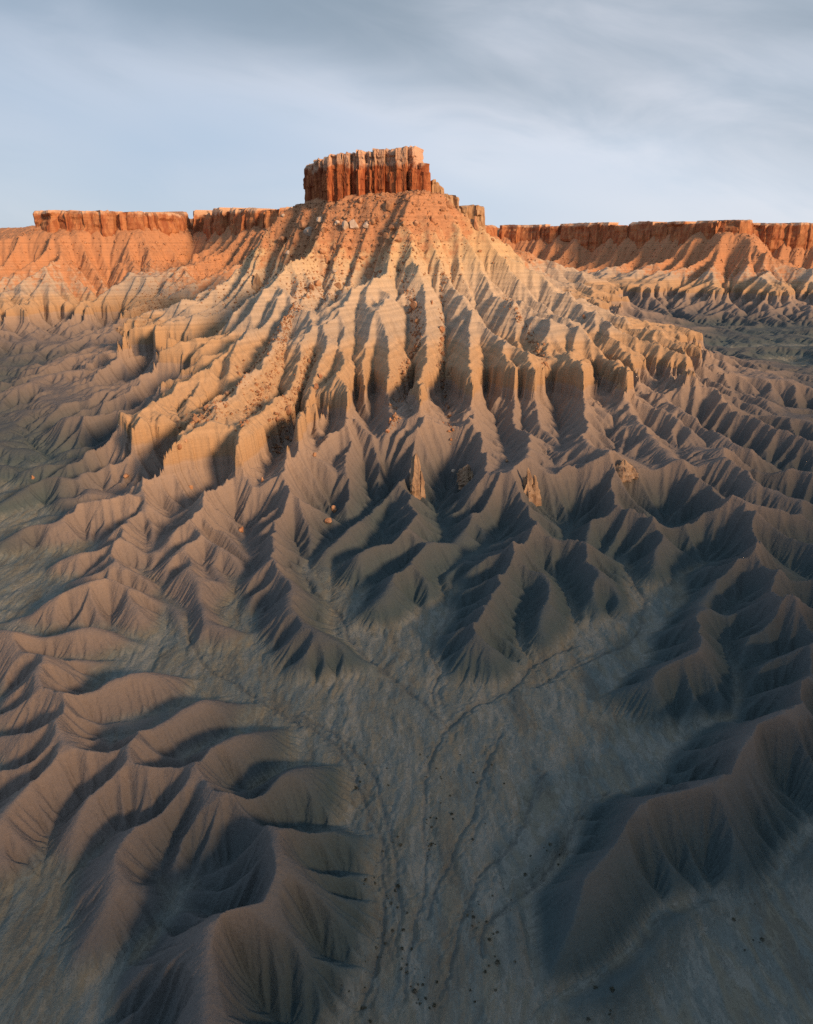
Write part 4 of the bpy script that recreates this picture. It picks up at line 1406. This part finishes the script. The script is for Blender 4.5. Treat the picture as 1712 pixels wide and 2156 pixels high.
# more blocks of the talus, alike to the eye
n_b = 0
while n_b < 170:
    ang = brs.uniform(-2.9, 0.45)
    rad = brs.uniform(8, 74)
    cx, cy = (-45, 770)
    x = cx + math.cos(ang) * (62 + rad) * 1.05; y = cy + math.sin(ang) * (32 + rad)
    d_ = float(poly_dist(np.array([x]), np.array([y]), CAP)[0])
    if d_ < 10 or d_ > 78 or (x > 10 and brs.random() < 0.45):
        continue
    sz = 0.9 + 2.8 * brs.random() ** 2.2
    z = float(ground_z([x], [y])[0])
    put_boulder((x, y, z), sz, sz * brs.uniform(0.6, 1.0), ('smaller orange boulder strewn below the dark left end of the cap' if x < -75 else
                                                           'smaller orange boulder strewn below the middle of the cap' if x < -12 else 'smaller orange boulder strewn below the right end of the cap'), 'strewn talus boulders', brs.random() < 0.06)
    n_b += 1


# ------------------------------------------------------------------ loose stones too many to count
def stones(name, pos, size, mat, seed):
    rr = np.random.default_rng(seed)
    n = len(pos)
    base = np.array([(1, 0, 0), (-1, 0, 0), (0, 1, 0), (0, -1, 0), (0, 0, 1), (0, 0, -1)], float)
    base = np.vstack([base])
    tri = np.array([(0, 2, 4), (2, 1, 4), (1, 3, 4), (3, 0, 4), (2, 0, 5), (1, 2, 5), (3, 1, 5), (0, 3, 5)])
    V = base[None] * rr.uniform(0.55, 1.25, (n, 6, 1)) + rr.normal(0, 0.22, (n, 6, 3))
    a = rr.uniform(0, 6.28, n)
    c, s_ = np.cos(a)[:, None], np.sin(a)[:, None]
    V = np.stack([V[..., 0] * c - V[..., 1] * s_, V[..., 0] * s_ + V[..., 1] * c, V[..., 2] * 0.8], -1)
    V = V * size[:, None, None] + pos[:, None, :]
    Fc = (tri[None] + 6 * np.arange(n)[:, None, None]).reshape(-1, 3)
    me = bpy.data.meshes.new(name)
    me.vertices.add(n * 6)
    me.vertices.foreach_set('co', V.astype(np.float32).ravel())
    me.loops.add(Fc.size)
    me.loops.foreach_set('vertex_index', Fc.astype(np.int32).ravel())
    me.polygons.add(len(Fc))
    me.polygons.foreach_set('loop_start', np.arange(0, Fc.size, 3, dtype=np.int32))
    me.polygons.foreach_set('loop_total', np.full(len(Fc), 3, np.int32))
    me.update(calc_edges=True)
    me.materials.append(mat)
    return link(bpy.data.objects.new(name, me))


def scatter_talus():
    rr = np.random.default_rng(3)
    P = []
    x = rr.uniform(-230, 130, 90000); y = rr.uniform(610, 900, 90000)
    d = poly_dist(x, y, CAP)
    keep = (d > 3) & (rr.random(90000) < np.clip(1.05 - d / np.where(x < -50, 120, 82), 0, 1) * np.where(x > 15, 0.55, 1.0))
    P.append(np.stack([x[keep], y[keep]], 1)[:13000])
    # chutes: the left rib, the left central gully and the two central gullies
    for pts, n, spread in ((G((1180, 210), (1060, 400), (900, 640), (700, 840), (560, 930)), 1500, 5.0), (G((1090, 330), (1040, 560), (950, 760), (850, 920)), 700, 2.2),
                           (G((1210, 560), (1130, 760), (1060, 900), (1010, 1080)), 600, 2.0), (H((150, 120), (220, 330), (235, 430), (170, 600), (110, 830)), 900, 2.2),
                           (H((345, 100), (345, 400), (340, 600), (380, 860)), 450, 1.6), (H((640, 240), (760, 430), (830, 560)), 350, 2.0),
                           (G((860, 20), (640, 120), (440, 260), (330, 330)), 2200, 16.0), (G((330, 130), (320, 330), (290, 430)), 900, 14.0)):
        pts = np.array(pts, float)
        t = np.linspace(0, 1, len(pts))
        for q in np.linspace(0, 1, 26):
            px = np.interp(q, t, pts[:, 0]); py = np.interp(q, t, pts[:, 1])
            p, _ = hit(px, py)
            k = n // 26
            P.append(np.stack([rr.normal(p.x, spread, k), rr.normal(p.y, spread, k)], 1))
    xy = np.concatenate(P)
    z = ground_z(xy[:, 0], xy[:, 1])
    size = 0.32 + 1.25 * rr.random(len(xy)) ** 3.2
    o = stones('talus_rubble', np.stack([xy[:, 0], xy[:, 1], z + size * 0.1], 1), size, MAT_BOULDER, 4)
    tag(o, 'loose red rubble strewn over the talus and down the gullies', 'rubble', None, 'stuff')
    # mesa talus
    x = rr.uniform(-800, 1200, 90000); y = rr.uniform(1000, 2200, 90000)
    d = poly_dist(x, y, MESA)
    keep = (d > 4) & (rr.random(90000) < np.clip(0.9 - d / 170, 0, 1)) & (poly_dist(x, y, CAP) > 150)
    xy = np.stack([x[keep], y[keep]], 1)[:9000]
    z = ground_z(xy[:, 0], xy[:, 1])
    size = 0.7 + 2.6 * rr.random(len(xy)) ** 3
    o = stones('scree', np.stack([xy[:, 0], xy[:, 1], z], 1), size, MAT_BOULDER, 8)
    tag(o, 'scattered scree below the rims of the far mesas', 'scree', None, 'stuff')


scatter_talus()


# ------------------------------------------------------------------ desert shrubs on the wash
def shrub_material():
    m, nt, b = new_mat('dry shrub leaves')
    oi = nd(nt, 'ShaderNodeObjectInfo')
    col = mix_rgb(nt, oi.outputs['Random'], (0.045, 0.054, 0.042), (0.105, 0.105, 0.078))
    nt.links.new(col, b.inputs['Base Color'])
    return m


MAT_SHRUB = shrub_material()


def shrub_mesh(seed):
    rs = random.Random(seed)
    V, Fc = [], []
    for k in range(70):
        a = rs.uniform(0, 6.28); e = math.asin(rs.uniform(0.02, 1)); r = rs.uniform(0.45, 1.0)
        c = Vector((math.cos(a) * math.cos(e) * r, math.sin(a) * math.cos(e) * r, math.sin(e) * r * 0.8))
        d = Vector((rs.gauss(0, 1), rs.gauss(0, 1), rs.gauss(0, 1))).normalized()
        t1 = d.cross(Vector((0.3, 0.2, 0.9))).normalized() * rs.uniform(0.10, 0.22)
        t2 = d.cross(t1).normalized() * rs.uniform(0.12, 0.26)
        n = len(V)
        V += [c - t1, c + t2, c + t1, c - t2]
        Fc.append((n, n + 1, n + 2, n + 3))
    for k in range(7):
        a = rs.uniform(0, 6.28)
        tip = Vector((math.cos(a) * 0.6, math.sin(a) * 0.6, rs.uniform(0.3, 0.7)))
        n = len(V)
        V += [Vector((0.03, 0, -0.2)), Vector((-0.03, 0.02, -0.2)), tip]
        Fc.append((n, n + 1, n + 2))
    me = bpy.data.meshes.new('desert_shrub')
    me.from_pydata([tuple(v) for v in V], [], Fc)
    me.materials.append(MAT_SHRUB)
    return me


SHRUBS = [shrub_mesh(i) for i in range(4)]
R8 = lambda x, y: (x, y + 1552)
clusters = [(905, 185, 6, 8), (905, 245, 9, 12), (830, 212, 4, 18), (805, 300, 8, 26), (870, 500, 9, 22), (900, 556, 8, 14), (1005, 385, 8, 10), (1050, 330, 6, 25),
            (1130, 300, 6, 28), (800, 455, 7, 16), (835, 345, 6, 22), (1030, 500, 6, 30), (780, 100, 8, 22), (930, 100, 7, 30), (1000, 70, 6, 34), (870, 410, 6, 25),
            (1265, 550, 5, 26), (1570, 420, 6, 30), (760, 560, 8, 30), (1150, 240, 5, 26), (905, 40, 5, 20), (1060, 430, 5, 20), (960, 170, 5, 30)]
PLACES = ['in the dark clump beside the main stream bed', 'in the densest clump halfway down the wash', 'left of the main stream bed', 'along the left stream bed', 'in the lower middle of the wash',
          'in the lowest clump at the bottom edge', 'in the clump right of the main stream bed', 'on the bare bed in the right half of the wash', 'near the toe of the right hill',
          'by the lower left stream bed', 'between the two stream beds', 'low in the right half of the wash', 'high up on the left stream bed', 'in the upper middle of the wash', 'in the upper right of the wash',
          'below the densest clump', 'on the pale flat right of the right hill', 'at the far right below the hill', 'in the bottom left corner of the wash', 'under the dark flank of the right hill',
          'at the top of the shrub belt', 'below the clump right of the main stream bed', 'above the densest clump on the right']
for (cx, cy, n, sp), place in zip(clusters, PLACES):
    for k in range(n):
        px, py = R8(brs.gauss(cx, sp), min(brs.gauss(cy, sp * 1.2), 600))
        p, t = hit(px, py)
        sz = 0.18 + 0.36 * brs.random() ** 1.8 + (0.3 if brs.random() < 0.08 else 0)
        o = bpy.data.objects.new('desert_shrub', brs.choice(SHRUBS))
        o.location = (p.x, p.y, p.z)
        o.scale = (sz, sz, sz)
        o.rotation_euler = (0, 0, brs.uniform(0, 6.28))
        link(o)
        tag(o, 'small dark desert shrub ' + place, 'shrub', 'shrubs on the dry wash')
